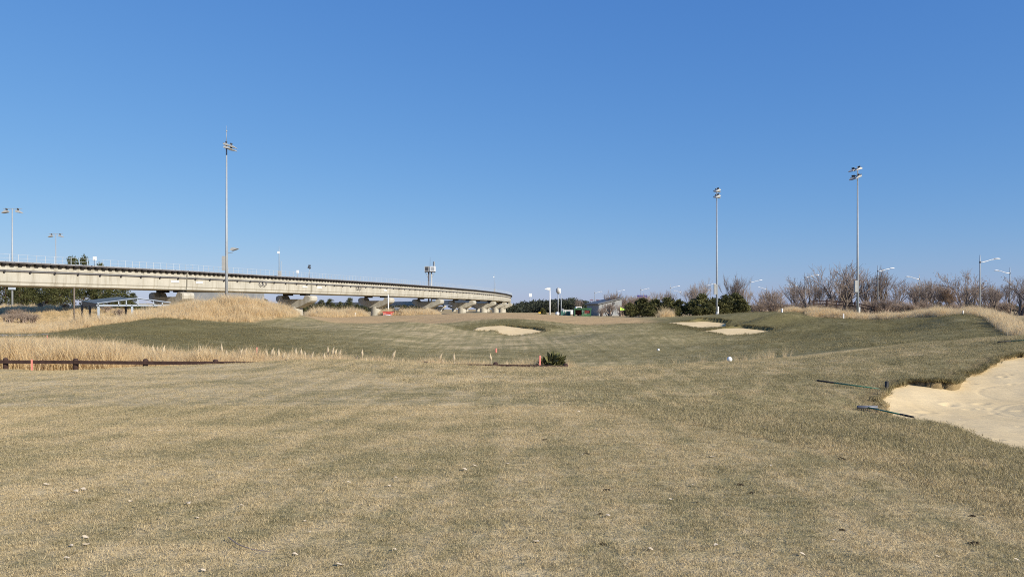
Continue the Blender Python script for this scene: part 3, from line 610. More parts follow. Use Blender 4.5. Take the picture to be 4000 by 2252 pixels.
scatter('bunker_edge_grass', np.c_[PTS, gz(PTS[:, 0], PTS[:, 1], False)-.02], SC, green_at(PTS[:, 0], PTS[:, 1])+.3*face_w(PTS[:, 0], PTS[:, 1]), ec, 'ragged grass fringe along the edges of the bunkers', 'grass', .3, 14)

# ------------------------------------------------------------------ viaduct on a curve
SPAN, DEP, TOP = 32.0, 3.12, 7.9
SOF = TOP-DEP
nodes = [(-88.0, 72.0), (-72.5, 100.0), (-56.0, 129.5), (-43.0, 159.6), (-31.5, 189.0), (-22.0, 219.8), (-14.2, 250.6), (-8.3, 282.8), (-4.6, 315.0), (-2.4, 347.2)]
hd = math.atan2(nodes[-1][1]-nodes[-2][1], nodes[-1][0]-nodes[-2][0]); p = np.array(nodes[-1])
for i in range(24):
    hd += SPAN/530.0; p = p+SPAN*np.array([math.cos(hd), math.sin(hd)]); nodes.append(tuple(p))
nodes = [(-104.5, 44.5)]+nodes
viaduct = thing('viaduct', (0, 0, 0), 'long curved concrete railway viaduct with railing on hammerhead piers', 'viaduct')
# local x along the span, y outwards (the side seen), z up from the soffit
def girder_mesh(L):
    sec = [(-1.35, 0), (1.35, 0), (1.5, .12), (1.5, .42), (1.62, .6), (1.7, DEP-.12), (1.7, DEP), (1.1, DEP), (1.1, DEP-.5), (-1.1, DEP-.5), (-1.1, DEP), (-1.7, DEP), (-1.7, DEP-.12), (-1.62, .6), (-1.5, .42), (-1.5, .12)]
    return MB().prism(sec, .0012, L-.0012, 'x').mesh('girder', M['concrete'])
GMESH = girder_mesh(1.0)
WALK = MB().box((.5, 2.0, DEP-.03), (1.0, .64, .1)).mesh('walkway', M['walk_dark'])
KERB = MB().box((.5, 2.34, DEP-.0), (1.0, .04, .17)).mesh('kerb_plate', M['pipe'])
def bracket():
    m = MB(); m.prism([(1.7, DEP-.08), (2.3, DEP-.08), (2.3, DEP-.18), (2.0, DEP-.42), (1.7, DEP-.42)], -.24, .24, 'x'); return m
BR = bracket().mesh('walkway_bracket', M['walk_dark'])
HOLD = MB().box((0, 1.79, DEP-1.22), (.24, .2, .3)).mesh('pipe_holder', M['walk_dark'])
POST = MB().box((0, 2.28, DEP+.57), (.06, .05, 1.1)).mesh('railing_post', M['pale_steel'])
PIPE = MB().tube([(0, 1.82, DEP-1.0), (1, 1.82, DEP-1.0)], .045, 6).tube([(0, 1.82, DEP-1.15), (1, 1.82, DEP-1.15)], .05, 6).mesh('conduit', M['pipe'], True)
PIPE_L = MB().box((.5, 1.79, DEP-1.075), (1, .12, .03)).mesh('conduit_cover', M['steel'])
RAIL = MB().tube([(0, 2.28, DEP+1.12), (1, 2.28, DEP+1.12)], .02, 5).tube([(0, 2.28, DEP+.6), (1, 2.28, DEP+.6)], .016, 5).mesh('handrail', M['pale_steel'], True)
TRACK = MB().box((.5, -.7, DEP+.1), (1, .35, .3)).box((.5, .7, DEP+.1), (1, .35, .3)).mesh('track_rail', M['steel'])
SHADE_DECK = MB().box((.5, -2.2, DEP-.3), (1.0, 2.2, .3)).mesh('shade_deck_slab', M['concrete'])  # deck between the girders, added to keep skylight off the pier caps
CABLE = MB().tube([(-.9, 1.9, DEP-1.15), (-.95, 1.92, DEP-1.6), (-.5, 1.92, DEP-1.95), (-.1, 1.92, DEP-1.7), (0, 1.9, DEP-1.15), (.1, 1.92, DEP-1.7), (.5, 1.92, DEP-1.95), (.95, 1.92, DEP-1.6), (.9, 1.9, DEP-1.15)], .07, 5).mesh('cable_loop', M['pipe'], True)
PLATE = MB().box((0, 1.7, DEP-1.75), (1.5, .05, .3)).mesh('number_plate', M['white'])
def cap_mesh():
    out = [(-4.4, -.15), (-3.9, .0), (-3.2, .0), (-2.75, -.75), (-.3, -.75), (0, -.75), (.3, -.75), (2.75, -.75), (3.2, 0), (3.9, 0), (4.4, -.15), (4.6, -.55), (4.5, -1.1), (4.1, -1.4), (1.9, -2.3), (1.2, -2.55), (-1.2, -2.55), (-1.9, -2.3), (-4.1, -1.4), (-4.5, -1.1), (-4.6, -.55)]
    m = MB(); n = len(out); ring = []
    for t, k in ((-1.15, .94), (-1.0, 1.0), (1.0, 1.0), (1.15, .94)):
        ring.append([(t, y*k, (z+1.2)*k-1.2) for y, z in out])
    vs = [v for rr in ring for v in rr]; fs = [tuple(range(n-1, -1, -1)), tuple(range(3*n, 4*n))]
    for q in range(3): fs += [(q*n+i, q*n+(i+1) % n, (q+1)*n+(i+1) % n, (q+1)*n+i) for i in range(n)]
    m.add(vs, fs); return m.mesh('pier_cap', M['concrete'])
CAP = cap_mesh()
SEAT = MB().box((0, 0, .16), (1.5, 1.5, .34)).mesh('bearing_seat', M['walk_dark'])
n_det = 8
for i in range(len(nodes)-1):
    a, b = np.array(nodes[i]), np.array(nodes[i+1]); L = float(np.linalg.norm(b-a)); an = math.atan2(b[1]-a[1], b[0]-a[0])
    nrm = np.array([math.sin(an), -math.cos(an)])        # outwards, towards the golf course
    # local +y must point outwards: the span runs from its far end to the near one
    an2 = an+math.pi
    def put(name, me, off, parent=viaduct, sx=1.0, x=0.0):
        o = ob(name, me, parent); o.location = (b[0]+nrm[0]*off-x*math.cos(an), b[1]+nrm[1]*off-x*math.sin(an), SOF); o.rotation_euler = (0, 0, an2); o.scale = (sx, 1, 1); return o
    gd = put('girder', GMESH, 0.0, sx=L)
    gi_ = put('girder', GMESH, -4.4, sx=L)
    bpy.context.view_layer.update()
    def sub(name, me, x=0.0, sx=1.0):
        o = ob(name, me, gd); o.location = (x/L, 0, 0); o.scale = (sx/L, 1, 1); return o
    sub('walkway', WALK, 0, L); sub('kerb_plate', KERB, 0, L); sub('conduit', PIPE, 0, L); sub('conduit_cover', PIPE_L, 0, L); sub('handrail', RAIL, 0, L); sub('track_rail', TRACK, 0, L); sub('shade_deck_slab', SHADE_DECK, 0, L)
    fr = ob('track_rail', TRACK, gi_); fr.scale = (1, 1, 1)
    nb = 31
    if 1 <= i < n_det:
        for q in range(nb): sub('walkway_bracket', BR, (q+.5)*L/nb)
        for q in range(28): sub('railing_post', POST, (q+.5)*L/28)
        for q in range(10): sub('pipe_holder', HOLD, (q+.5)*L/10)
    else:
        mb = MB()
        for q in range(nb):
            x = (q+.5)*L/nb; mb.add([(v.co.x+x, v.co.y, v.co.z) for v in BR.vertices], [tuple(p_.vertices) for p_ in BR.polygons], 0)
        for q in range(28):
            x = (q+.5)*L/28; mb.add([(v.co.x+x, v.co.y, v.co.z) for v in POST.vertices], [tuple(p_.vertices) for p_ in POST.polygons], 1)
        o = ob('brackets_and_posts', mb.mesh('brackets_and_posts', [M['walk_dark'], M['pale_steel']]), gd); o.scale = (1/L, 1, 1); o['kind'] = 'stuff'
    if i in (1, 3, 4): sub('cable_loop', CABLE, L*(.28 if i == 1 else .45))
    if i in (1, 2, 3, 4):
        sub('number_plate', PLATE, 2.2)
        if i > 1: sub('number_plate', PLATE, L-2.6)
    # pier at the near end node b of this span
    z0 = g1(float(b[0]), float(b[1]))
    cxy = (b[0]-nrm[0]*2.2, b[1]-nrm[1]*2.2)
    pr = MB().lathe([(0, -.5), (1.35, -.5), (1.3, 0), (1.3, SOF-.34-z0-2.2)], 20).build('pier_column', M['concrete'], viaduct, True); pr.location = (cxy[0], cxy[1], z0); pr.rotation_euler = (0, 0, an2)
    cp_ = ob('pier_cap', CAP, pr); cp_.location = (0, 0, SOF-.34-z0)
    for yy in (-2.2, 2.2): ob('bearing_seat', SEAT, pr, (0, yy, SOF-.34-z0))
# things on the walkway
def mast_on_walk(i, t, h, label, kind):
    a, b = np.array(nodes[i]), np.array(nodes[i+1]); p = a+(b-a)*t; an = math.atan2(b[1]-a[1], b[0]-a[0]); nrm = np.array([math.sin(an), -math.cos(an)])
    q = p+nrm*2.1; o = thing('signal_mast', (q[0], q[1], TOP+.02), label, 'mast')
    if kind == 'antenna':
        MB().tube([(0, 0, 0), (0, 0, h*.8), (0, 0, h)], [.07, .06, .02], 6).build('pole', M['steel'], o, True); MB().box((-.12, 0, h*.78), (.36, .3, .42)).build('antenna_box', M['white'], o)
        MB().tube([(.4, 0, 0), (.4, 0, h*.5)], .05, 6).build('side_pole', M['steel'], o); MB().box((.1, 0, .55), (.5, .4, 1.1)).build('cabinet', M['lamp_grey'], o)
    elif kind == 'horn':
        MB().tube([(0, 0, 0), (0, 0, h)], .05, 6).build('pole', M['steel'], o, True); MB().box((0, 0, h-.2), (.55, .5, .35), Matrix.Rotation(.3, 3, 'Y')).box((.05, 0, h+.2), (.4, .4, .3)).build('camera_head', M['steel_dark'], o)
    else:
        MB().tube([(0, 0, 0), (0, 0, h)], .05, 6).build('pole', M['steel'], o, True); MB().box((0, -.05, h-.3), (.5, .12, .6)).build('sign_plate', M['white'], o)
mast_on_walk(3, .68, 6.0, 'thin signal mast with white antenna box rising from the viaduct walkway', 'antenna')
mast_on_walk(3, .96, 2.4, 'short post with dark camera head on the viaduct walkway', 'horn')
mast_on_walk(2, .52, 1.5, 'small white signal plate beside the joint left of the near floodlight pole', 'plate')
mast_on_walk(3, .85, 1.5, 'small white signal plate between two masts on the viaduct walkway', 'plate')
mast_on_walk(7, .95, 7.0, 'thin mast with white box at the far bend of the viaduct', 'antenna')
mast_on_walk(1, .63, 4.4, 'lattice signal post beside the far high mast above the viaduct', 'antenna')

# equipment tower with two cabinets beside the viaduct
bx, by = PX(1680, 236), 236; z0 = g1(bx, by)
o = thing('equipment_tower', (bx, by, z0), 'equipment tower with two pale cabinets and antennas behind the viaduct', 'tower')
hz_ = PZ(1062, by)-z0
for dx in (-.42, .42): MB().tube([(dx, 0, -.3), (dx, 0, hz_)], .24, 8).build('leg', M['pipe' if dx < 0 else 'lamp_grey'], o, True)
MB().box((0, 0, hz_+.05), (3.2, 1.8, .16)).build('platform', M['steel_dark'], o)
for dx, m_ in ((-.9, 'lamp_grey'), (.9, 'white')):
    c = MB().box((dx, 0, hz_+.95), (1.45, 1.4, 1.6)).build('cabinet', M[m_], o); MB().box((dx, -.72, hz_+.95), (1.0, .06, 1.2)).build('louvre', M['steel' if dx > 0 else 'steel_dark'], c)
MB().tube([(0, 0, hz_), (0, 0, hz_+4.6)], [.07, .03], 6).build('antenna_rod', M['steel_dark'], o)
for dx in (1.0, 1.35): MB().box((dx, 0, hz_+2.5), (.22, .2, 1.3)).tube([(dx, 0, hz_+1.8), (dx, 0, hz_+3.3)], .04, 5).build('panel_antenna', M['lamp_grey' if dx > 1.2 else 'steel_dark'], o)
for s in (-1, 1): MB().tube([(s*.7, 0, hz_-1.6), (s*1.5, 0, hz_)], .06, 5).build('strut', M['steel'], o)

# ------------------------------------------------------------------ floodlight poles
def flood_head(mb_y=0.36):
    m = MB(); m.prism([(0, .12), (.28, .26), (.5, .2), (1.05, -.12), (1.05, -.2), (.1, -.14), (0, -.06)], -.36, .36, 'y'); return m
FH = flood_head().mesh('floodlight', M['lamp_grey'])
FL = MB().prism([(.12, -.145), (1.03, -.205), (1.03, -.235), (.12, -.175)], -.33, .33, 'y').mesh('lens', M['lens'])
FBR = MB().box((.25, 0, .42), (.08, .5, .4)).mesh('yoke', M['steel_dark'])
def flood_pole(px, base_py, top_py, d, label, heads, box_py=None, box_side=-1, rod=False, small_lamp=None, dia=.44):
    X = PX(px, d); z0 = g1(X, d); H = PZ(top_py, d)-z0
    o = thing('floodlight_pole', (X, d, z0), label, 'floodlight', 'tall floodlight poles')
    MB().tube([(0, 0, -.6), (0, 0, H*.35), (0, 0, H)], [dia/2, dia*.41, dia*.22], 14).build('pole', M['steel'], o, True)
    MB().lathe([(0, .05), (dia*.95, .05), (dia*.95, .12), (dia*.55, .14), (dia*.52, .5)], 12).build('base_flange', M['steel'], o)
    for zz, az in ((H-.25, heads[0]), (H-(heads[2] if len(heads) > 2 else 1.15), heads[0])):
        c, s = math.cos(az+math.pi/2), math.sin(az+math.pi/2)
        MB().tube([(-c*.75, -s*.75, zz), (c*.75, s*.75, zz)], .055, 6).build('crossarm', M['steel_dark'], o)
    for k, (da, zz, sgn, tilt) in enumerate(heads[1]):
        az = heads[0]; c, s = math.cos(az+math.pi/2), math.sin(az+math.pi/2)
        f = ob('floodlight', FH, o, (c*.62*sgn, s*.62*sgn, H+zz)); f.rotation_euler = (0, tilt, az+da); f.scale = (.9, .8, .62); ob('lens', FL, f); ob('yoke', FBR, f)
    if box_py:
        zb0, zb1 = PZ(box_py[1], d)-z0, PZ(box_py[0], d)-z0; w = .34
        MB().box((box_side*(dia*.42+w/2-.02), -.08, (zb0+zb1)/2), (w, .45, zb1-zb0)).build('control_box', M['lamp_grey'], o)
    MB().box((dia*.55+.06, 0, .75), (.14, .2, 1.1)).build('hatch_box', M['white'], o)
    if rod:
        m = MB().tube([(0, 0, H), (0, 0, H+1.5)], .03, 6); m.lathe([(0.001, 1.25), (.07, 1.29), (.1, 1.36), (.07, 1.43), (.001, 1.47)], 10, (0, 0, H)); m.tube([(0, 0, H+1.4), (0, 0, H+2.0)], .012, 5)
        m.build('lightning_rod', M['steel'], o, True)
    if small_lamp:
        zz = PZ(small_lamp, d)-z0
        MB().tube([(.1, 0, zz-.35), (.25, 0, zz-.2), (.75, 0, zz-.18)], .035, 6).build('lamp_arm', M['steel'], o)
        f = ob('small_floodlight', FH, o, (.55, 0, zz+.1)); f.scale = (.8, .8, .8); f.rotation_euler = (0, R(-22), 0); ob('lens', FL, f)
    return o
flood_pole(885, 1160, 556, 92, 'tall steel floodlight pole with lightning rod and side lamp on the golden mound',
           (R(-8), [(0, -.3, 1, R(12)), (.12, -.35, -1, R(12)), (-.1, -.72, 1, R(8)), (.2, -.72, -1, R(8))], .66), (1000, 1056), -1, True, 980, .35)
flood_pole(2800, 1232, 735, 116, 'tall steel floodlight pole beside the evergreen hedge and upper sand bunker',
           (R(205), [(0, -.35, 1, R(12)), (2.7, -.3, -1, R(6)), (0, -1.25, 1, R(10)), (2.8, -1.2, -1, R(4))]), (1110, 1149), -1, False, None, .31)
flood_pole(3350, 1218, 650, 101, 'tall steel floodlight pole in the golden grass strip before bare trees',
           (R(195), [(0, -.4, 1, R(10)), (.3, -.4, -1, R(10)), (-.2, -1.35, 1, R(20)), (.4, -1.35, -1, R(20))]), (1095, 1140), -1, False, None, .33)

def high_mast(px, top_py, d, label, left=True):
    X = PX(px, d); z0 = g1(X, d); H = PZ(top_py, d)-z0
    o = thing('high_mast', (X, d, z0), label, 'floodlight', 'high masts behind the viaduct')
    MB().tube([(0, 0, -.3), (0, 0, H)], [.19, .09], 10).build('pole', M['steel'], o, True)
    MB().box((0, 0, H+.02), (3.4, .08, .08)).build('crossarm', M['steel'], o)
    for s in (-1, 1):
        f = ob('floodlight', FH, o, (s*.75, 0, H-.5)); f.rotation_euler = (0, R(6), 0 if s > 0 else math.pi); ob('lens', FL, f); ob('yoke', FBR, f)
    zb = PZ(1124, d)-z0
    MB().box((0, -.1, zb), (1.05, .5, .65)).build('junction_box', M['pale_steel'], o)
    MB().box((.22, 0, .5), (.3, .3, .9)).build('base_box', M['white'], o)
high_mast(48, 815, 140, 'high mast with two floodlight arms and a junction box behind the viaduct, nearer of two')
high_mast(218, 913, 187, 'thin distant high mast with floodlight arms beyond the viaduct, farther of two')

# ------------------------------------------------------------------ street lamps along the road
ROADZ = -0.1
def lamp_meshes():
    H = 10.6
    p = MB().tube([(0, 0, 0), (0, 0, 9.4), (0, 0, H)], [.13, .085, .06], 8).mesh('pole', M['steel'], True)
    a = MB().tube([(0, 0, 9.35), (.6, 0, 9.4), (1.2, 0, 9.55), (1.9, 0, 9.8), (2.6, 0, 9.88)], [.09, .085, .06, .055, .05], 7).mesh('arm', M['white'], True)
    h = MB(); sec = [(2.35, .04, .05), (2.6, .13, .09), (3.0, .19, .13), (3.35, .15, .09), (3.5, .05, .04)]; n = 8; vs = []
    for x, ry, rz in sec:
        for j in range(n): an = 6.2832*j/n; vs.append((x, ry*math.cos(an)*1.1, 9.93+rz*math.sin(an)*(1.3 if math.sin(an) > 0 else .5)))
    fs = [(q*n+j, q*n+(j+1) % n, (q+1)*n+(j+1) % n, (q+1)*n+j) for q in range(len(sec)-1) for j in range(n)]+[tuple(range(n)), tuple(range((len(sec)-1)*n, len(sec)*n))]
    h.add(vs, fs); h = h.mesh('lamp_head', M['white'], True)
    b = MB().lathe([(0, .02), (.2, .02), (.2, .35), (.14, .4)], 10).mesh('base', M['steel']); c = MB().lathe([(.1, 9.2), (.12, 9.22), (.12, 9.5), (.09, 9.52)], 8).mesh('collar', M['steel_dark'])
    return p, a, h, b, c
LP, LA, LH, LB, LC = lamp_meshes()
def street_lamp(px, top_py, side):
    d = (10.6+ROADZ-EYE)*F/(HOR-top_py); X = PX(px, d); z0 = g1(X, d)
    o = thing('street_lamp', (X, d, z0), 'white armed street lamp on the golf course side of the road' if side > 0 else 'white armed street lamp on the far side of the road', 'street lamp', 'street lamps, near row' if side > 0 else 'street lamps, far row', 0 if side > 0 else math.pi)
    for nm, me in (('pole', LP), ('arm', LA), ('lamp_head', LH), ('base', LB), ('collar', LC)): ob(nm, me, o)
for px, t in ((3828, 1005), (3429, 1040), (3144, 1063), (2930, 1085), (2757, 1100), (2618, 1110), (2503, 1120), (2409, 1127), (2323, 1133)): street_lamp(px, t, 1)
for px, t in ((3945, 1047), (3591, 1070), (3326, 1088), (3117, 1103), (2995, 1115), (2775, 1121), (2660, 1129)): street_lamp(px, t, -1)
# the road itself, mostly hidden behind the ridge
m = MB()
pts = [(92, 60), (92, 133), (88, 187), (84, 260), (72, 400), (60, 700)]
for (x0, y0), (x1, y1) in zip(pts, pts[1:]): m.add([(x0-8, y0, ROADZ+.06), (x0+8, y0, ROADZ+.06), (x1+8, y1, ROADZ+.06), (x1-8, y1, ROADZ+.06)], [(0, 1, 2, 3)])
road = m.build('road', M['asphalt']); tag(road, 'grey asphalt road between the two rows of street lamps', 'road', kind='structure')

# ------------------------------------------------------------------ trees
def set_tone(me, vals):
    at = me.attributes.new('tone', 'FLOAT', 'POINT'); at.data.foreach_set('value', np.asarray(vals, np.float32))
def bare_tree_meshes(seed, H=7.0, spread=.5, trunk_mat='bark_grey', twig_mat='twig', levels=5, multi=1, leafy=0, up=.5):
    rr = random.Random(seed); tm, wm = MB(), MB(); lv = []; 
    def grow_(p, dr, L, rad, lev):
        n = 3 if lev < 3 else 2; pts = [p]; d_ = dr.copy(); rads = [rad]
        for i in range(n):
            d_ = (d_+Vector((rr.gauss(0, .12), rr.gauss(0, .12), rr.gauss(0, .06)+.06*up))).normalized(); pts.append(pts[-1]+d_*L/n); rads.append(rad*(1-.45*(i+1)/n))
        (tm if lev < 2 else wm).tube(pts, rads, 7 if lev == 0 else (5 if lev < 3 else 3), cap=False)
        if lev >= levels-1:
            if leafy and rr.random() < leafy: lv.append(pts[-1])
            return
        k = rr.choice((3, 4)) if lev else rr.choice((4, 5))
        for q in range(k):
            t = .35+.65*(q+1)/k if lev else .3+.7*(q+1)/k
            j = min(int(t*n), n-1); base = pts[j].lerp(pts[j+1], t*n-j)
            an = rr.uniform(0, 6.283); sp = spread*rr.uniform(.6, 1.3)
            side = d_.orthogonal().normalized(); side.rotate(Matrix.Rotation(an, 3, d_)); nd = (d_+side*sp+Vector((0, 0, .18*up))).normalized()
            grow_(base, nd, L*rr.uniform(.6, .82), max(rads[j+1]*.62, .015), lev+1)
    for q in range(multi):
        dr = Vector((rr.gauss(0, .22 if multi > 1 else .05), rr.gauss(0, .22 if multi > 1 else .05), 1)).normalized()
        grow_(Vector((rr.gauss(0, .2)*(multi > 1), rr.gauss(0, .2)*(multi > 1), -.15)), dr, H*.34, H*.02+.04, 0)
    t = tm.mesh('trunk', M[trunk_mat], True); w = wm.mesh('crown', M[twig_mat], True)
    lf = None
    if leafy:
        V = []; Fs = []; T = []
        for c in lv:
            for _ in range(7):
                q = c+Vector((rr.gauss(0, .25), rr.gauss(0, .25), rr.gauss(0, .2))); a = Vector((rr.gauss(0, 1), rr.gauss(0, 1), rr.gauss(0, 1))).normalized()*.06; b_ = a.orthogonal().normalized()*.04
                i = len(V); V += [tuple(q-a), tuple(q+b_), tuple(q+a), tuple(q-b_)]; Fs.append((i, i+1, i+2, i+3)); tt = rr.random(); T += [tt]*4
        lf = bpy.data.meshes.new('leaves'); lf.from_pydata(V, [], Fs); lf.materials.append(M['brown_leaf']); set_tone(lf, T)
    return t, w, lf
def foliage_mesh(name, mat, centres, n, rad, size, seed, droop=0.0):
    r_ = np.random.default_rng(seed); V = []; Fs = []; T = []
    for (cx, cy, cz_, cr) in centres:
        base = r_.uniform(0, .55)
        for _ in range(n):
            a = r_.normal(size=3); a /= np.linalg.norm(a); rr_ = cr*r_.uniform(.35, 1.0)**.5; p_ = np.array([cx, cy, cz_])+a*rr_*np.array([1, 1, .75])
            ax = a*.8+r_.normal(size=3)*.5+np.array([0, 0, .5]); ax /= np.linalg.norm(ax); s_ = size*r_.uniform(.6, 1.3)
            sd_ = np.cross(ax, r_.normal(size=3)); sd_ /= np.linalg.norm(sd_)+1e-9
            i = len(V); V += [tuple(p_-sd_*s_*.22), tuple(p_+ax*s_*.6+sd_*s_*.16), tuple(p_+ax*s_), tuple(p_+ax*s_*.5-sd_*s_*.2)]; Fs.append((i, i+1, i+2, i+3)); tt = min(1, base+r_.uniform(0, .45)); T += [tt]*4
    me = bpy.data.meshes.new(name); me.from_pydata(V, [], Fs); me.materials.append(mat); set_tone(me, T); return me
def conifer_meshes(seed, H, wide, mat, bushy=False):
    rr = random.Random(seed); cs = []; t = MB().tube([(0, 0, -.2), (rr.gauss(0, .1), rr.gauss(0, .1), H*.5), (rr.gauss(0, .15), rr.gauss(0, .15), H*.97)], [H*.022+.05, H*.014+.03, .02], 7)
    lo = .08 if bushy else .3; n = int(26 if bushy else 30)
    for q in range(n):
        k = lo+(1-lo)*((q+.5)/n); prof = (math.sin(min(1, (1-k)*1.35+.12)*1.5708)) if bushy else (1-k)**.7*.95+.08
        for s in range(3 if k < .8 else 2):
            an = rr.uniform(0, 6.283); d_ = wide*prof*rr.uniform(.35, 1.0); z = H*k+rr.gauss(0, .12); e = (math.cos(an)*d_, math.sin(an)*d_, z+.12*d_)
            t.tube([(0, 0, z-.25*d_), e], [.035, .012], 4, cap=False); cs.append((*e, (.3 if bushy else .38)*rr.uniform(.7, 1.25)*(H/6 if not bushy else H/3.6)**.5))
    cs.append((0, 0, H*.97, .25))
    return t.mesh('trunk', M['bark'], True), foliage_mesh('crown', M[mat], cs, 46 if bushy else 40, 0, .42 if bushy else .42, seed)
BT = [bare_tree_meshes(100+i, 7.0, .5, levels=5, multi=2, up=1.1) for i in range(4)]+[bare_tree_meshes(110+i, 7.0, .38, levels=5, multi=4, up=1.3) for i in range(3)]
BB = [bare_tree_meshes(130+i, 5.5, .5, 'twig_brown', 'twig_brown', levels=4, multi=11, up=1.0) for i in range(3)]
BLF = [bare_tree_meshes(150+i, 6.5, .6, levels=5, multi=2, leafy=.1) for i in range(2)]; BDN = [bare_tree_meshes(160, 6.0, .6, 'twig_brown', 'twig_brown', levels=6, leafy=.7, multi=2)]
PN = [conifer_meshes(170+i, 9.0, 3.4, 'pine') for i in range(3)]; SH = [conifer_meshes(180+i, 3.8, 1.9, 'shrub', True) for i in range(4)]
def plant(name, ms, px, top_py, d, H0, label, cat, group, rz=None, wide=1.0):
    X = PX(px, d); z0 = g1(X, d); H0 = max(max(v.co.z for v in m_.vertices) for m_ in ms[:2]); s = max(.2, (PZ(top_py, d)-z0)/H0); o = thing(name, (X, d, z0), label, cat, group, random.uniform(0, 6.28) if rz is None else rz, (s*wide, s*wide, s))
    ob('trunk', ms[0], o); ob('crown', ms[1], o)
    if len(ms) > 2 and ms[2]: ob('leaves', ms[2], o)
    return o
HN = 8.2
for j, (px, t, d) in enumerate(((2565,1132,160),(2605,1128,170),(2715,1098,150),(2760,1080,150),(2868,1062,142),(2900,1105,146),(2690,1128,160))):
    plant('bare_tree', BT[(j*2+3) % 7], px, t, d, HN, 'leafless grey tree rising behind the evergreen hedge', 'tree', 'bare trees behind the hedge')
TK = 1.36
for j, (px, t, d) in enumerate(((3165,1060,132),(3130,1105,140),(3215,1095,130),(3262,1022,126),(3285,1015,124),(3318,1060,128),(3395,1065,128),(3440,1030,125),(3490,1080,126),(3560,1095,130),(3620,1080,128),(3660,1090,135),(3765,1040,122),(3810,1085,126),(3880,1105,120),(3930,1100,118),(3985,1060,112),(4030,1070,110),(4090,1050,110))):
    plant('bare_tree', BT[j % 7] if j % 4 else BLF[j % 2], px, t, d*TK, HN, 'leafless tree beyond the ridge, between the dark guard rail and the floodlight pole' if px < 3350 else ('leafless tree between the floodlight pole and the brown leaved tree' if px < 3700 else 'leafless tree past the brown leaved tree, behind the bending golden strip'), 'tree', 'bare trees beyond the ridge')
for j in range(11):
    px = 3010+j*95+random.uniform(-15, 15); plant('bare_tree', BT[(j*3+1) % 7] if j % 3 else BB[j % 3], px, random.uniform(1080, 1125), random.uniform(190, 225), HN, 'slender leafless tree in the farther row along the road', 'tree', 'farther row of bare trees', wide=1.15)
plant('brown_tree', BDN[0], 3705, 1112, 135, 7.2, 'tree with dense withered brown leaves among leafless trees', 'tree', None)
plant('leafless_tree', BLF[0], 3065, 1120, 150, 7.8, 'small rounded leafless tree alone behind the white stake hill', 'tree', None)
for j in range(30):
    px = 2945+j*37+random.uniform(-12, 12); d = random.uniform(122, 160)
    plant('bare_shrub', BB[j % 3], px, random.uniform(1160, 1188), d*1.2, 5.4, 'low leafless shrub in the scrub near the white stake hill' if px < 3200 else ('low leafless shrub in the scrub round the floodlight pole' if px < 3600 else 'low leafless shrub in the scrub behind the bending golden strip'), 'shrub', 'low leafless shrubs along the road', wide=1.5)
for j, (px, t, d) in enumerate(((2400,1130,150),(2440,1150,152),(2475,1150,156),(2520,1160,150),(2380,1175,140),(2350,1200,135),(2425,1185,138),(2490,1146,153),(2515,1142,154),(2540,1155,150))):
    plant('brown_bush', BB[j % 3], px, t, d, 5.4, 'brown leafless bush beside the grey shed', 'shrub', 'brown bushes beside the shed', wide=1.25)
plant('young_tree', BT[0], 2257, 1155, 190, HN, 'thin young leafless tree above the green cabin', 'tree', None); plant('young_tree', BT[2], 2307, 1160, 200, HN, 'thin young leafless tree beside the shed roof', 'tree', None)
for j, (px, t, d, w) in enumerate(((2460,1185,119,1),(2510,1168,120,1.1),(2560,1170,122,1.1),(2610,1162,121,1),(2655,1172,121,1),(2705,1178,119,1),(2745,1150,120,1.05),(2790,1165,121,1),(2838,1153,122,1),(2872,1147,123,1),(2900,1172,121,.95),(2535,1200,117,1.2),(2640,1200,117,1.1),(2725,1200,117,1.1),(2770,1190,117.5,1.1))):
    plant('evergreen_shrub', SH[j % 4], px, t-8, d, 3.95, 'dense dark evergreen shrub in the hedge beside the lime flag' if px < 2570 else ('dense dark evergreen shrub behind the tan grass tuft' if px < 2680 else ('dark evergreen shrub between the tan tuft and floodlight pole' if px < 2800 else 'dark evergreen shrub between the floodlight pole and street lamp')), 'shrub', 'evergreen shrubs of the hedge', wide=w*1.25)
for j, (px, t, d) in enumerate(((-60,1085,150),(20,1075,155),(75,1090,148),(130,1085,152),(185,1090,150),(240,1080,156),(285,993,170),(325,988,165),(395,1020,168),(365,1085,158),(430,1095,154),(480,1110,160),(515,1140,165),(100,1060,170),(210,1050,175))):
    plant('pine_tree', PN[j % 3], px, t, d, 9.2, 'pine whose narrow top rises above the viaduct railing' if t < 1030 else ('dark pine behind the viaduct beside the high mast' if px < 200 else 'dark pine behind the viaduct above the open shelter'), 'tree', 'pines behind the viaduct', wide=.75 if t < 1030 else 1.35)
for j, (px, t, d) in enumerate(((1010,1160,215),(1035,1165,210),(1180,1172,205),(1215,1160,210),(1255,1168,206),(1290,1164,212),(1330,1175,215),(1365,1160,216),(1395,1185,214),(1425,1195,218),(1230,1195,190),(1175,1200,185),(1300,1200,195))):
    plant('pine_tree', PN[(j+1) % 3], px, t, d, 9.2, 'dark green pine tree seen under the viaduct beyond the golden mound', 'tree', 'pines beyond the mound', wide=1.5)
for px, t, d in ((1578,1188,250),(1600,1196,252)): plant('pine_tree', PN[0], px, t, d, 9.2, 'small pine tree seen between the two nearest piers', 'tree', 'pines between the piers', wide=1.3)
plant('young_pine', SH[1], 2120, 1200, 160, 3.95, 'young dark pine at the foot of the white lamp post', 'tree', None); 
for j, (px, t, d) in enumerate(((40,1215,100),(90,1210,102),(130,1218,100),(60,1200,108),(255,1195,120),(420,1190,118),(330,1195,122),(465,1200,112),(160,1190,122))):
    plant('brown_bush', BB[j % 3], px, t, d, 5.4, 'brown leafless bush in the golden field below the viaduct', 'shrub', 'brown bushes in the field', wide=1.8)
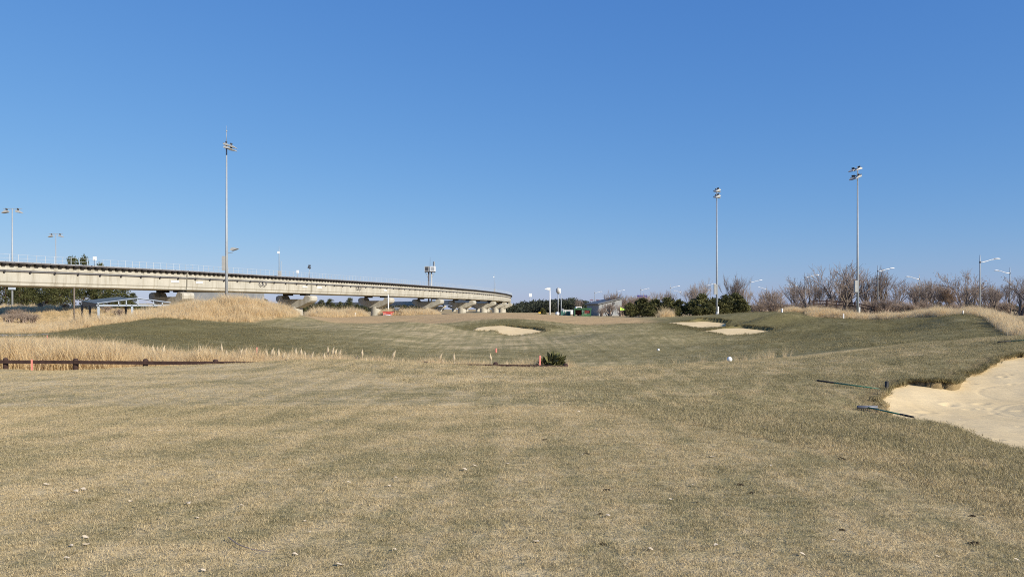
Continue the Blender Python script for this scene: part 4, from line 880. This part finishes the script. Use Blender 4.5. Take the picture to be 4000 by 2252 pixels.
# far wooded hill
def wood(name, pts, label, seed, h=(3, 7), size=1.6):
    rr = np.random.default_rng(seed); cs = []
    for px, top, d in pts:
        X = PX(px, d); zt = PZ(top, d)
        for _ in range(9):
            q = zt*rr.uniform(.0, 1)**.6; cs.append((X+rr.normal(0, d*.006), d+rr.normal(0, 10), max(.5, q-1.5), rr.uniform(1.4, 2.6)*d/420))
    me = foliage_mesh(name, M['wood_far'], cs, 60, 0, size*d/420, seed); o = ob(name, me); tag(o, label, 'wood', kind='stuff')
hill = [(px, np.interp(px, [2010, 2050, 2090, 2130, 2160, 2200, 2230, 2270, 2300, 2320], [1206, 1182, 1174, 1177, 1175, 1168, 1168, 1178, 1192, 1202])+random.uniform(-2, 3), 420+random.uniform(-25, 25)) for px in range(2012, 2322, 7)]
wood('wooded_hill', hill, 'dark evergreen wood covering the low hill on the horizon', 3)
wood('wooded_hill', [(px, 1203+random.uniform(-2, 2), 700+random.uniform(-30, 30)) for px in range(1965, 2040, 10)], 'small far dark wood beside the end of the viaduct', 4)
wood('distant_wood', [(px, 1204+random.uniform(-3, 2), 640+random.uniform(-30, 30)) for px in list(range(1100, 1700, 14))+list(range(2500, 4300, 22))+list(range(-200, 700, 22))], 'thin band of distant trees along the horizon', 5)

# ------------------------------------------------------------------ reeds with plumes
PL = []
for s in range(3):
    pm = MB(); rr = random.Random(200+s); pr_ = [(.004, 0), (.016, .03), (.03, .08), (.036, .14), (.028, .21), (.014, .28), (.003, .34)]; nn = 7
    pv = [(rad*math.cos(6.283*j/nn)*rr.uniform(.75, 1.25)+.35*z*z, rad*.8*math.sin(6.283*j/nn)*rr.uniform(.75, 1.25), z) for rad, z in pr_ for j in range(nn)]
    pm.add(pv, [(q*nn+j, q*nn+(j+1) % nn, (q+1)*nn+(j+1) % nn, (q+1)*nn+j) for q in range(len(pr_)-1) for j in range(nn)])
    pl_ = pm.mesh('plume', M['plume']); set_tone(pl_, [rr.random() for _ in pl_.vertices]); PL.append(pl_)
STEM = MB().tube([(0, 0, 0), (0, 0, .5), (.01, 0, 1)], [.011, .01, .008], 5, cap=False).mesh('stem', M['leaf_dry'])
plumes = [(444,1321),(486,1332),(515,1332),(563,1343),(579,1345),(595,1338),(604,1346),(619,1340),(641,1343),(760,1359),(774,1354),(788,1342),(798,1350),(813,1361),(833,1353),(872,1339),(874,1361),(892,1356),(945,1350),(957,1347),(1045,1358),(1060,1351),(1076,1354),(1094,1358),(1107,1365),(1124,1373),(1160,1350),(1183,1351),(1197,1359),(1217,1370),(1226,1381),(1287,1344),(1301,1348),(1312,1350),(1329,1354),(1271,1368),(1419,1356),(1392,1379),(1433,1387),(1464,1392),(1536,1356),(1540,1362),(1718,1373),(1780,1373),(1732,1391),(1924,1371),(1984,1398),(2180,1373),(1571,1392),(265,1318)]
def reed_label(px):
    if px < 700: return 'plumed reed at the back of the wide reed bed beyond the fence posts'
    if px < 1000: return 'plumed reed between the wide reed bed and the red stake in the ditch'
    if px < 1250: return 'plumed reed close behind the red stake standing in the ditch'
    if px < 1600: return 'plumed reed where the ditch narrows, clear of both red stakes'
    return 'plumed reed over the low rail near the spiky green bush'
for j, (px, py) in enumerate(plumes):
    d = 33.2+random.uniform(-.8, 1.6)+(4 if px < 600 else 0); X = PX(px, d); lx = random.uniform(.08, .3); zt = PZ(py, d); zb = g1(X-lx, d); h = zt-.42-zb
    o = thing('reed', (X-lx, d, zb), reed_label(px), 'reed', 'plumed reeds in the ditch')
    st_ = ob('stem', STEM, o); st_.scale = (1, 1, math.hypot(h, lx*.8)); st_.rotation_euler = (0, math.atan2(lx*.8, h), 0)
    f = ob('plume', PL[j % 3], o, (lx*.8, 0, h)); f.scale = (1.5, 1.5, random.uniform(.9, 1.25)); f.rotation_euler = (0, random.uniform(-.35, .25), 0)

# ------------------------------------------------------------------ rail fence, stakes, balls, flag
fd = 30.5; posts = [22+273.4*k for k in range(-3, 9)]
fence = thing('rail_fence', (0, fd, -.9), 'low dark brown wooden rail fence along the reed ditch', 'fence')
def rail_z(px): return np.interp(px, [-900, 22, 569, 842, 1936, 2209, 2480], [-.40, -.41, -.45, -.465, -.575, -.625, -.67])
for k, px in enumerate(posts):
    X = PX(px, fd); zt = rail_z(px)+.05; zb = g1(X, fd)
    MB().tube([(X, 0, zb-.3+.9), (X, 0, zt-.02+.9), (X, 0, zt+.03+.9)], [.1, .1, .06], 10).build('post', M['rail_fence'], fence, True)
    if k < len(posts)-1:
        x2 = PX(posts[k+1], fd); z1, z2 = rail_z(px)-.065+.9, rail_z(posts[k+1])-.065+.9
        rot = Matrix.Rotation(-math.atan2(z2-z1, x2-X), 3, 'Y')
        MB().box(((X+x2)/2, -.13, (z1+z2)/2), (math.hypot(x2-X, z2-z1)-.012, .05, .13), rot).build('rail', M['rail_fence'], fence)
def stake(px, top, d, mat, label, grp, w=.05, cat='stake'):
    X = PX(px, d); z0 = g1(X, d); H = max(.25, PZ(top, d)-z0)
    m = MB().box((0, 0, H/2-.1), (w, w, H+.2)).box((0, 0, H+.012), (w, w, .03), taper=.55); o = m.build('marker_stake', M[mat]); o.location = (X, d, z0); o.rotation_euler = (0, random.uniform(-.03, .03), .3); tag(o, label, cat, grp)
stake(125, 1405, 30, 'pink_red', 'faded red marker stake standing in front of the rail fence', 'red marker stakes', .06)
stake(1005, 1357, 36, 'pink_red', 'faded red marker stake among plumed reeds in the ditch', 'red marker stakes', .06)
stake(2107, 1390, 31.4, 'pink_red', 'faded red marker stake beside the spiky green bush', 'red marker stakes', .07)
stake(185, 1310, 50, 'pink_red', 'faded red marker stake at the far edge of the reed bed', 'red marker stakes', .05)
stake(1938, 1366, 48, 'pink_red', 'short red marker stake on the turf below the centre bunker', 'red marker stakes', .1)
stake(3055, 1205, 98, 'white', 'white stake beside the small golden grass patch on the hill', 'white marker stakes', .13)
stake(3295, 1226, 82, 'white', 'white stake at the edge of the golden strip near the floodlight pole', 'white marker stakes', .1)
stake(3762, 1214, 64, 'white', 'white stake at the corner where the golden grass bends', 'white marker stakes', .06)
stake(1387, 1222, 104, 'white', 'white stake in front of the golden reedy grass by the pier', 'white marker stakes', .12)
def ball(px, py, d, dia, label):
    X = PX(px, d); z0 = g1(X, d); r_ = dia/2
    prof = [(r_*math.sin(a)+1e-4, r_-r_*math.cos(a)) for a in np.linspace(0, math.pi, 13)]
    m = MB().lathe(prof, 20); m.tube([(0, 0, -.12), (0, 0, .01)], .012, 6); o = m.build('tee_marker', M['white'], None, True); o.location = (X, d, z0+.012); tag(o, label, 'marker', 'white ball markers')
ball(2850, 1405, 26.6, .18, 'white ball marker on the crest of the near ridge')
hb = hit(2572, 1371, 33, 70); ball(2572, 1365, hb[1], .15, 'small white ball marker on the turf beyond the ditch')
X, d = PX(2422, 106), 106; z0 = g1(X, d)
o = thing('flagstick', (X, d, z0), 'golf flagstick with lime green flag on the putting green', 'flag')
MB().tube([(0, 0, -.1), (0, 0, PZ(1196, d)-z0)], .016, 6).build('pole', M['steel_dark'], o)
zt = PZ(1198, d)-z0
m = MB(); V = []; 
for i in range(7):
    k = i/6; V += [(.02+.56*k, .05*math.sin(k*5), zt-.02-.3*k*.9), (.02+.56*k, .05*math.sin(k*5+.3), zt-.48+.03*k)]
m.add(V, [(2*i, 2*i+1, 2*i+3, 2*i+2) for i in range(6)])
fl = m.build('flag_cloth', M['flag'], o); sm = fl.modifiers.new('thick', 'SOLIDIFY'); sm.thickness = .006
# spiky bush in the ditch
bp = on_ground(2147, 32.2); rr = np.random.default_rng(9); cs = []
for k in range(12): a = rr.uniform(0, 6.28); q = rr.uniform(0, .3); cs.append((math.cos(a)*q, math.sin(a)*q, rr.uniform(.25, .75), .17))
o = thing('spiky_bush', bp, 'spiky dark green bush in front of reeds by the red stake', 'shrub')
MB().tube([(0, 0, -.1), (0, 0, .5)], [.03, .015], 6).build('stem', M['bark'], o); ob('crown', foliage_mesh('crown', M['shrub'], cs, 60, 0, .3, 9), o)
zneed = PZ(1392, 32.2)-bp[2]; o.scale = (1.25, 1.25, max(1, zneed/.95))

# ------------------------------------------------------------------ rakes at the near bunker
def rake(p_head, p_grip, head_dir, label, head_len=.42, grip=True, head_mat='black'):
    """head centre and grip end in world coordinates"""
    a, b = Vector(p_head), Vector(p_grip); o = thing('bunker_rake', a, label, 'rake', 'bunker rakes')
    v = b-a; n = v.normalized(); L = v.length; hd_ = Vector(head_dir).normalized()
    MB().tube([n*.02, n*(L-.38)], .016, 8).build('handle', M['green_tube'], o, True)
    MB().tube([n*(L-.4), n*(L-.39), n*(L-.01), n*L], [.013, .021, .02, .012], 8).build('grip', M['black'], o, True)
    h = MB().tube([-hd_*head_len/2, -hd_*(head_len/2-.01), hd_*(head_len/2-.01), hd_*head_len/2], [.02, .038, .038, .02], 10).build('head', M[head_mat], o, True)
    m = MB()
    for k in range(11): c = hd_*(head_len*(k/10-.5)*.92); m.tube([c+Vector((0, 0, -.02)), c+Vector((0, 0, -.075))], .006, 5)
    m.build('teeth', M['black'], h)
def gp(px, d, up=0.0): X = PX(px, d); return (X, d, float(gz(np.array([X]), np.array([d]), False)[0])+up)
h1 = (PX(3463, 17.5), 17.5, PZ(1522, 17.5)); rake(h1, gp(3190, 18.4, .13), (.1, .12, 1), 'green handled rake with black head upright at the bunker edge', .4)
h2 = (PX(3388, 16.0), 16.0, float(gz(np.array([PX(3388, 16.0)]), np.array([16.0]), False)[0])+.085); rake(h2, gp(3570, 14.6, .12), (1, -.05, 0), 'green handled rake with grey head lying along the near bunker edge', .42, head_mat='alu')
rake(gp(4330, 24.2, .12), gp(3897, 24.6, .06), (.1, 1, .1), 'green handled rake lying on the ridge above the bunker', .5)

# ------------------------------------------------------------------ litter on the near turf
def leaf_mesh(seed):
    rr = random.Random(seed); V = []; n = 6
    for i in range(n+1):
        k = i/n; w = math.sin(k*math.pi)**.8*.35+.01; c = .16*math.sin(k*3.1+seed)
        V += [(k-.5, -w, .08+c+.14*w), (k-.5, 0, .04+c), (k-.5, w, .08+c+.2*w)]
    return MB().add(V, [f for i in range(n) for f in ((3*i, 3*i+1, 3*i+4, 3*i+3), (3*i+1, 3*i+2, 3*i+5, 3*i+4))]).mesh('dry_leaf', M['leaf_dry'], True)
LV = [leaf_mesh(i) for i in range(4)]
leaves = [(292,1927,1.5),(325,1919,1.2),(182,1900,1.2),(510,1963,1),(734,1974,1.3),(946,1985,.9),(334,2107,1.2),(337,2137,1.3),(276,2141,1),(262,2192,1),(795,2236,1),(1192,2043,.7),(1208,2090,.7),(1153,2173,1),(772,2029,.7),(623,1684,1.2),(1126,1839,.6),(1363,1894,1),(1521,1903,.9),(1452,1903,.6),(1543,1874,.8),(1816,1839,1.2),(1855,1822,1),(1982,1814,1),(2274,1781,.6),(1543,2156,.9),(1328,2220,1.3),(2095,2123,1.3),(2373,2024,1.1),(2542,2159,1),(2580,1900,.9),(2293,1684,1),(2332,1682,1),(2260,1610,1),(2023,1963,.8),(2782,1786,1.3),(3014,1825,.9),(2710,1905,.9),(2727,1968,1),(2622,1955,.9),(2799,2139,1.1),(3135,2181,1),(3664,2184,1),(3256,2115,.8),(3332,1762,.6),(3973,2200,.9)]
for j, (px, py, s) in enumerate(leaves):
    x, y, z = hit(px, py); o = ob('dry_leaf', LV[j % 4], None, (x, y, z+.012), random.uniform(-.7, .7), 0.045*s*(y/6.5)**.5); tag(o, 'small pale curled leaf lying on the mown turf', 'leaf', 'pale leaves on the turf')
DV = MB()
for i in range(3): pass
def divot_mesh(seed):
    rr = random.Random(seed); V = [(0, 0, .2)]; n = 9
    for rad, z in ((.28, .12), (.42, .5), (.6, .02)):
        for j in range(n): a = 6.283*j/n; q = rad*rr.uniform(.8, 1.25); V.append((q*math.cos(a)*1.4, q*math.sin(a), z*rr.uniform(.5, 1.2)))
    Fs = [(0, 1+j, 1+(j+1) % n) for j in range(n)]
    for k in range(2): Fs += [(1+k*n+j, 1+k*n+(j+1) % n, 1+(k+1)*n+(j+1) % n, 1+(k+1)*n+j) for j in range(n)]
    return MB().add(V, Fs).mesh('divot', M['soil'], True)
DVM = [divot_mesh(i) for i in range(3)]
for j, (px, py, s) in enumerate(((3802,2126,1.3),(3797,2018,1),(2892,1897,1),(2936,1930,1),(3289,2076,1),(2293,1776,1.1),(2368,1916,1.1),(2346,2007,1),(2357,2131,1),(2128,1720,.9),(1520,1912,.6),(3290,1797,1.3))):
    x, y, z = hit(px, py); o = ob('divot', DVM[j % 3], None, (x, y, z-.005), random.uniform(-.5, .5), .038*s*(y/6.5)**.5); tag(o, 'small dark lump of torn soil in the near turf', 'divot', 'torn divots in the turf')
tw = [hit(px, py) for px, py in ((893, 2120), (930, 2145), (985, 2165), (1060, 2178))]
o = MB().tube([(x, y, z+.03) for x, y, z in tw], [.004, .004, .0035, .002], 5).build('dry_twig', M['twig']); tag(o, 'thin curved dry twig lying on the turf', 'twig')

# ------------------------------------------------------------------ shelter, sheds, boxes, vehicles, lamps in the middle distance
d = 96.0; X0 = PX(325, d); z0 = g1(PX(400, d), d)
o = thing('shelter', (PX(385, d), d, z0), 'open shelter with pale steel frame and tinted sheet roof in the golden field', 'shelter')
ze = PZ(1192, d)-z0; Wd, Dp = 9.2, 5.0
ang = 0.0
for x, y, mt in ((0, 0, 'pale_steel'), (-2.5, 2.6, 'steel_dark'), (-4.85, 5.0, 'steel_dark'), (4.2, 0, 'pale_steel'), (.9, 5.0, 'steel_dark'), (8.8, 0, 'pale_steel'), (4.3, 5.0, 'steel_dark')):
    MB().box((x, y, ze/2-.2), (.2, .2, ze+.4)).build('post', M[mt], o)
MB().box((4.4, -.02, ze), (9.2, .16, .2)).build('beam', M['pale_steel'], o)
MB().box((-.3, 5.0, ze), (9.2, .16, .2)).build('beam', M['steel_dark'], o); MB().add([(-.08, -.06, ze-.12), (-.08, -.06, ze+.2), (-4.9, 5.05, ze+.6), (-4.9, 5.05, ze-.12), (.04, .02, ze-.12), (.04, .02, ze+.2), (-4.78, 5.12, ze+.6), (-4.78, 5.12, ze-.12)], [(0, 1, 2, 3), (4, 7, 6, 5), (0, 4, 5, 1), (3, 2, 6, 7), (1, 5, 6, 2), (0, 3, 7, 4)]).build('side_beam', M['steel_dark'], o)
m = MB(); tp = .62
for (xa, ya, xb, yb) in ((0, 0, 5.0, 0), (5.0, 0, 9.0, 0)): pass
rf = MB().add([(-.1, -.1, ze+.22), (5.0, -.1, ze+.85), (9.1, -.1, ze+.3), (-5.0, 5.1, ze+.62), (-.3, 5.1, ze+1.15), (4.4, 5.1, ze+.8)], [(0, 1, 4, 3), (1, 2, 5, 4)]).build('roof', M['glass_roof'], o)
sm = rf.modifiers.new('thick', 'SOLIDIFY'); sm.thickness = .06
MB().tube([(-.1, -.12, ze+.26), (5.0, -.12, ze+.9), (9.1, -.12, ze+.34)], .06, 6).build('roof_edge', M['pale_steel'], o)
for x, k in ((0, .3), (2.55, .55), (3.5, .68), (4.95, .88), (6.9, .6), (8.0, .45)): MB().box((x, -.05, ze+k/2), (.1, .1, k)).build('strut', M['pale_steel'], o)
# thin grey post next to it
X, d = PX(290, 97), 97; z0 = g1(X, d)
o = MB().tube([(0, 0, -.3), (0, 0, PZ(1124, d)-z0)], [.11, .1], 8).lathe([(0, .0), (.2, .0), (.2, .06), (.12, .1)], 10).build('lone_post', M['bark_grey'], None, True); o.location = (X, d, z0); tag(o, 'plain grey post standing left of the open shelter', 'post')

def sites(px, d): X = PX(px, d); return X, d, g1(X, d)
# long low concrete building behind the mound
X, Y, z = sites(870, 200)
o = thing('concrete_building', (X, Y, z), 'long low grey concrete building behind the viaduct and golden mound', 'building')
MB().box((0, 0, (PZ(1140, 200)-z)/2), (19, 8, PZ(1140, 200)-z)).build('wall', M['grey_wall'], o); MB().box((0, 0, PZ(1140, 200)-z+.15), (19.6, 8.6, .3)).build('roof', M['concrete'], o)
for k in range(5): MB().box((-7.5+k*3.7, -4.03, 2.2), (1.6, .1, 1.4)).build('window', M['lens'], o)
MB().box((9.5, -2, 2.2), (2.4, 3, 4.4)).build('annex', M['grey_wall'], o)
# grey shed
X, Y, z = sites(2350, 150); zt = PZ(1180, 150)-z
o = thing('shed', (X, Y, z), 'grey clad shed with sloping dark roof beside brown bushes', 'shed', rz=.35)
w0, w1 = -1.9, 3.0; zl, zr = PZ(1188, 150)-z, PZ(1166, 150)-z
MB().prism([(w0, -.2), (w1, -.2), (w1, zr), (w0, zl)], -2.6, 2.6, 'y').build('wall', M['grey_wall'], o)
for k in range(9): MB().box((w0+.25+k*.55, -2.63, (zl+zr)/2*.45), (.05, .06, zl*.85)).build('cladding_rib', M['steel'], o)
sl = math.atan2(zr-zl, w1-w0)
MB().box(((w0+w1)/2, 0, (zl+zr)/2+.1), (w1-w0+.8, 6.0, .2), Matrix.Rotation(-sl, 3, 'Y')).build('roof', M['roof_grey'], o); MB().tube([(1.2, -2.75, zr*.72), (1.2, -2.55, zr*.72)], .28, 10).build('wall_vent', M['steel_dark'], o)
# teal transformer boxes
for px, lab in ((2199, 'teal metal cabinet under the lamp post with side arm'), (2220, 'teal metal cabinet next to the green cabin')):
    X, Y, z = sites(px, 140); h = PZ(1215, 140)-z
    o = thing('utility_cabinet', (X, Y, z), lab, 'cabinet', 'teal cabinets'); MB().box((0, 0, h/2-.05), (.78, .7, h+.1)).build('body', M['teal'], o); MB().box((0, 0, h+.03), (.84, .76, .06)).build('lid', M['teal'], o)
    MB().box((0, -.36, h*.5), (.03, .02, h*.8)).build('door_seam', M['steel_dark'], o); MB().box((.12, -.365, h*.82), (.16, .02, .12)).build('notice', M['white'], o)
# green cabin frame with maroon boards
X, Y, z = sites(2276, 138); h = PZ(1205, 138)-z
o = thing('green_cabin', (X, Y, z), 'open green framed cabin with maroon board panels', 'cabin')
for x in (-1.5, -.1, .15, 1.35):
    for y in (-1, 1): MB().box((x, y, h/2-.1), (.14, .14, h+.2)).build('post', M['green_paint'], o)
MB().box((-.07, -1, h-.08), (3.1, .16, .22)).build('beam', M['green_paint'], o); MB().box((-.07, 1, h-.08), (3.1, .16, .22)).build('beam', M['green_paint'], o); MB().box((-.07, 0, h+.06), (3.2, 2.3, .08)).build('roof', M['green_paint'], o)
MB().box((-1.6, 0, h/2-.05), (.1, 2, h-.1)).build('side_wall', M['steel_dark'], o); MB().box((-.8, .7, h*.55), (1.2, .06, h*.7)).build('board', M['maroon'], o); MB().box((.75, -.9, h*.58), (1.0, .06, h*.36)).build('board', M['maroon'], o); MB().box((.75, -.95, h*.16), (1.2, .06, h*.3)).build('lower_panel', M['green_paint'], o)
# white tank and a small white truck by the cabinets
X, Y, z = sites(2177, 146); h = PZ(1217, 146)-z
o = thing('white_tank', (X, Y, z), 'white rounded tank lying beside the teal cabinets', 'tank'); MB().tube([(0, -1.2, h*.55), (0, -1.1, h*.55), (0, 1.1, h*.55), (0, 1.2, h*.55)], [h*.25, h*.42, h*.42, h*.25], 14).build('shell', M['white'], o, True)
for y in (-.7, .7): MB().box((0, y, h*.1), (.7, .2, h*.25)).build('cradle', M['steel_dark'], o)
MB().box((.95, 0, h*.5), (1.1, 2.2, h)).build('dark_crate', M['black'], o)
def small_truck(px, d, label, body, cab, rz, name='truck', s=1.0):
    X, Y, z = sites(px, d); o = thing(name, (X, Y, z), label, name.replace('_', ' '), None, rz, s)
    MB().prism([(-2.1, .35), (2.1, .35), (2.1, .95), (1.85, 1.05), (1.6, 1.75), (.55, 1.8), (.5, 1.05), (-2.1, 1.05)], -.78, .78, 'y').build('body', M[cab], o)
    MB().box((-.85, 0, .98), (2.5, 1.66, .3)).box((-2.08, 0, 1.2), (.08, 1.6, .5)).build('cargo_bed', M[body], o)
    for y in (-.79, .79): MB().prism([(1.72, 1.12), (1.5, 1.65), (.72, 1.68), (.72, 1.12)], y-.01, y+.01, 'y').build('side_window', M['lens'], o)
    MB().add([(1.86, -.68, 1.08), (1.86, .68, 1.08), (1.63, .66, 1.7), (1.63, -.66, 1.7)], [(0, 1, 2, 3)]).build('windscreen', M['lens'], o)
    for x in (-1.35, 1.3):
        for y in (-.74, .74):
            w = MB().tube([(x, y-.11, .33), (x, y+.11, .33)], .33, 14).build('wheel', M['black'], o); MB().tube([(x, y-.12, .33), (x, y+.12, .33)], .17, 10).build('rim', M['steel'], w)
    for y in (-.55, .55): MB().box((2.1, y, .75), (.04, .28, .16)).build('headlight', M['white'], o)
small_truck(2238, 150, 'small white truck parked behind the teal cabinet', 'white', 'white', .1)
small_truck(1684, 215, 'dark pickup truck parked beside the second pier', 'black', 'black', .0, 'pickup_truck', 1.1)
# red float boat, dark loader, white sheet between the piers
X, Y, z = sites(1517, 150)
z = max(z, PZ(1238, 150))
o = thing('red_skip', (X, Y, z), 'open red skip beside the dark machine between the piers', 'skip'); h = PZ(1216, 150)-z
m = MB(); m.prism([(-.9, .1), (.65, .1), (1.0, h), (-1.0, h), ], -.6, .6, 'y'); m.build('shell', M['pink_red'], o); MB().box((0, -.63, h-.08), (2.1, .1, .14)).box((0, .63, h-.08), (2.1, .1, .14)).build('rim', M['red'], o); MB().box((.1, -.62, h*.55), (.9, .06, h*.3)).build('side_recess', M['red'], o)
for x in (-.6, .5): MB().tube([(x, -.66, .14), (x, .66, .14)], .14, 10).build('roller', M['steel_dark'], o)
X, Y, z = sites(1552, 152); z = max(z, PZ(1237, 152)); h = PZ(1200, 152)-z
o = thing('dark_machine', (X, Y, z), 'dark wheeled loader machine with pale cab beside the red skip', 'loader')
MB().prism([(-1.0, .35), (.9, .35), (1.05, .75), (.7, 1.0), (-.2, 1.05), (-1.0, .95)], -.55, .55, 'y').build('body', M['black'], o)
MB().prism([(-.55, 1.0), (.35, 1.0), (.25, h-.1), (-.4, h-.1)], -.5, .5, 'y').build('cab', M['steel_dark'], o); MB().box((-.08, 0, h-.05), (.9, 1.1, .1)).build('cab_roof', M['pale_steel'], o); MB().box((-.1, -.52, h*.75), (.5, .03, h*.25)).build('cab_window', M['glass_roof'], o)
for x in (-.6, .6):
    for y in (-.6, .6): w = MB().tube([(x, y-.14, .42), (x, y+.14, .42)], .42, 14).build('wheel', M['black'], o); MB().tube([(x, y-.15, .42), (x, y+.15, .42)], .18, 10).build('rim', M['lamp_grey'], w)
X, Y, z = sites(1512, 147); z = max(z, PZ(1239, 147))
o = MB().add([(-.9, -.2, .0), (-.3, -.25, .22), (.3, -.2, .16), (.9, -.25, .02), (-.8, .3, .05), (-.25, .3, .3), (.35, .35, .25), (.85, .3, .08)], [(0, 1, 5, 4), (1, 2, 6, 5), (2, 3, 7, 6)]).build('tarpaulin', M['white']); o.location = (X, Y, z); o.modifiers.new('thick', 'SOLIDIFY').thickness = .03; tag(o, 'crumpled white tarpaulin on the ground before the red skip', 'tarpaulin')
# poles between and beside the piers
def post_lamp(px, top, d, kind, label, rad):
    X, Y, z = sites(px, d); h = PZ(top, d)-z; o = thing('lamp_post', (X, Y, z), label, 'lamp post')
    if kind == 'plain': MB().tube([(0, 0, -.3), (0, 0, h)], [rad, rad*.8], 10).build('pole', M['white'], o, True); MB().lathe([(rad*1.6, 0), (rad*1.6, .3), (rad, .35)], 10).build('base', M['white'], o)
    if kind == 'hook': MB().tube([(0, 0, -.3), (0, 0, h)], [rad, rad*.6], 10).build('pole', M['white'], o, True); MB().prism([(.1, h+.02), (-.45, h+.02), (-.95, h-.18), (-.95, h-.25), (-.2, h-.4), (.1, h-.4)], -.22, .22, 'y').build('lamp_head', M['white'], o)
    if kind == 'egg':
        MB().tube([(0, 0, -.3), (0, 0, h-2.6)], [rad, rad*.7], 8).build('pole', M['steel'], o, True); MB().lathe([(.01, h-3.2), (.5, h-2.9), (1.0, h-2.0), (1.1, h-1.2), (.9, h-.5), (.4, h)], 12).build('lamp_head', M['lamp_grey'], o, True); MB().lathe([(.3, -1.4), (.6, -.8), (.65, 0), (.5, .9), (.2, 1.3)], 8, (.75, -.4, h-1.6)).build('lamp_shade', M['white'], o, True)
    if kind == 'arm':
        MB().tube([(0, 0, -.3), (0, 0, h)], [rad, rad*.6], 8).build('pole', M['steel'], o, True); zz = PZ(1172, d)-z; MB().tube([(0, 0, zz), (.55, 0, zz+.03)], .06, 6).build('arm', M['steel_dark'], o); MB().box((.95, 0, zz+.06), (.8, .4, .16)).build('lamp_head', M['steel_dark'], o); MB().tube([(.75, 0, zz+.1), (.8, 0, zz+.36)], .02, 5).build('sensor', M['steel_dark'], o)
post_lamp(1517, 1150, 168, 'plain', 'plain thick white post between the two nearest piers', .16)
post_lamp(2148, 1124, 140, 'hook', 'thick white lamp post with short hooked head', .14)
post_lamp(2180, 1123, 380, 'egg', 'far grey mast with large rounded head above the wood', .3)
post_lamp(2192, 1152, 145, 'arm', 'grey lamp post with flat side arm above teal cabinets', .1)
X, Y, z = sites(2345, 190); 
o = thing('lamp_post', (X+1.0, Y, z), 'dark post with two flat lamp heads behind the shed roof', 'lamp post'); h = PZ(1151, 190)-z; zz = PZ(1172, 190)-z
MB().tube([(0, 0, -.3), (0, 0, h)], [.1, .06], 8).build('pole', M['steel_dark'], o, True); MB().tube([(0, 0, zz), (-3.6, 0, zz)], .04, 5).build('arm', M['steel'], o)
for x in (-3.2, -1.6): MB().box((x, 0, zz), (.8, .4, .18)).build('lamp_head', M['maroon'], o)
X, Y, z = sites(2108, 122); zb = PZ(1218, 122)-z
o = thing('yellow_sign', (X, Y, z), 'small yellow marker plate on the crest of the green', 'sign'); MB().box((0, 0, zb-.12), (.36, .04, .22)).build('plate', M['yellow'], o); MB().box((0, .03, zb/2-.15), (.05, .04, zb)).build('post', M['steel'], o)
X, Y, z = sites(2508, 230); h = PZ(1152, 230)-z
o = thing('blue_sign', (X, Y, z), 'blue road sign panel glimpsed behind brown leafless bushes', 'sign'); MB().box((0, 0, h-.75), (3.0, .12, 1.5)).build('panel', M['blue'], o); MB().box((0, 0, h-2.3), (2.6, .1, 1.0)).build('lower_panel', M['blue'], o)
for x in (-1.1, 1.1): MB().tube([(x, .12, -.2), (x, .12, h-.2)], .09, 6).build('post', M['steel'], o)
X, Y, z = sites(2070, 900); h = PZ(1147, 900)-z
o = thing('distant_mast', (X, Y, z), 'faint distant mast with pale box top above the horizon', 'mast'); MB().tube([(0, 0, 0), (0, 0, h)], .35, 6).build('pole', M['pale_steel'], o); MB().box((.6, 0, h-1.5), (3.4, 2, 4)).build('box_top', M['white'], o)
# dark guard rail in front of the bare trees on the right
o = thing('guard_rail', (PX(3300, 112), 112, g1(PX(3300, 112), 112)), 'dark two bar guard rail before the bare trees by the floodlight pole', 'fence')
gps = [(3177, 1176, 114), (3230, 1175, 113.3), (3268, 1178, 112.6), (3340, 1183, 111.2), (3420, 1200, 109.5)]
ox, oy, oz = o.location
for px, t, d in gps:
    X = PX(px, d); z = g1(X, d); MB().box((X-ox, d-oy, (z+PZ(t-3, d))/2-oz), (.16, .16, PZ(t-3, d)-z+.2)).build('post', M['rail_fence'], o)
for (p1, t1, d1), (p2, t2, d2) in zip(gps, gps[1:]):
    for dz in (0, 12): MB().tube([(PX(p1, d1)-ox, d1-oy, PZ(t1+dz, d1)-oz), (PX(p2, d2)-ox, d2-oy, PZ(t2+dz, d2)-oz)], .06, 6).build('bar', M['rail_fence'], o)
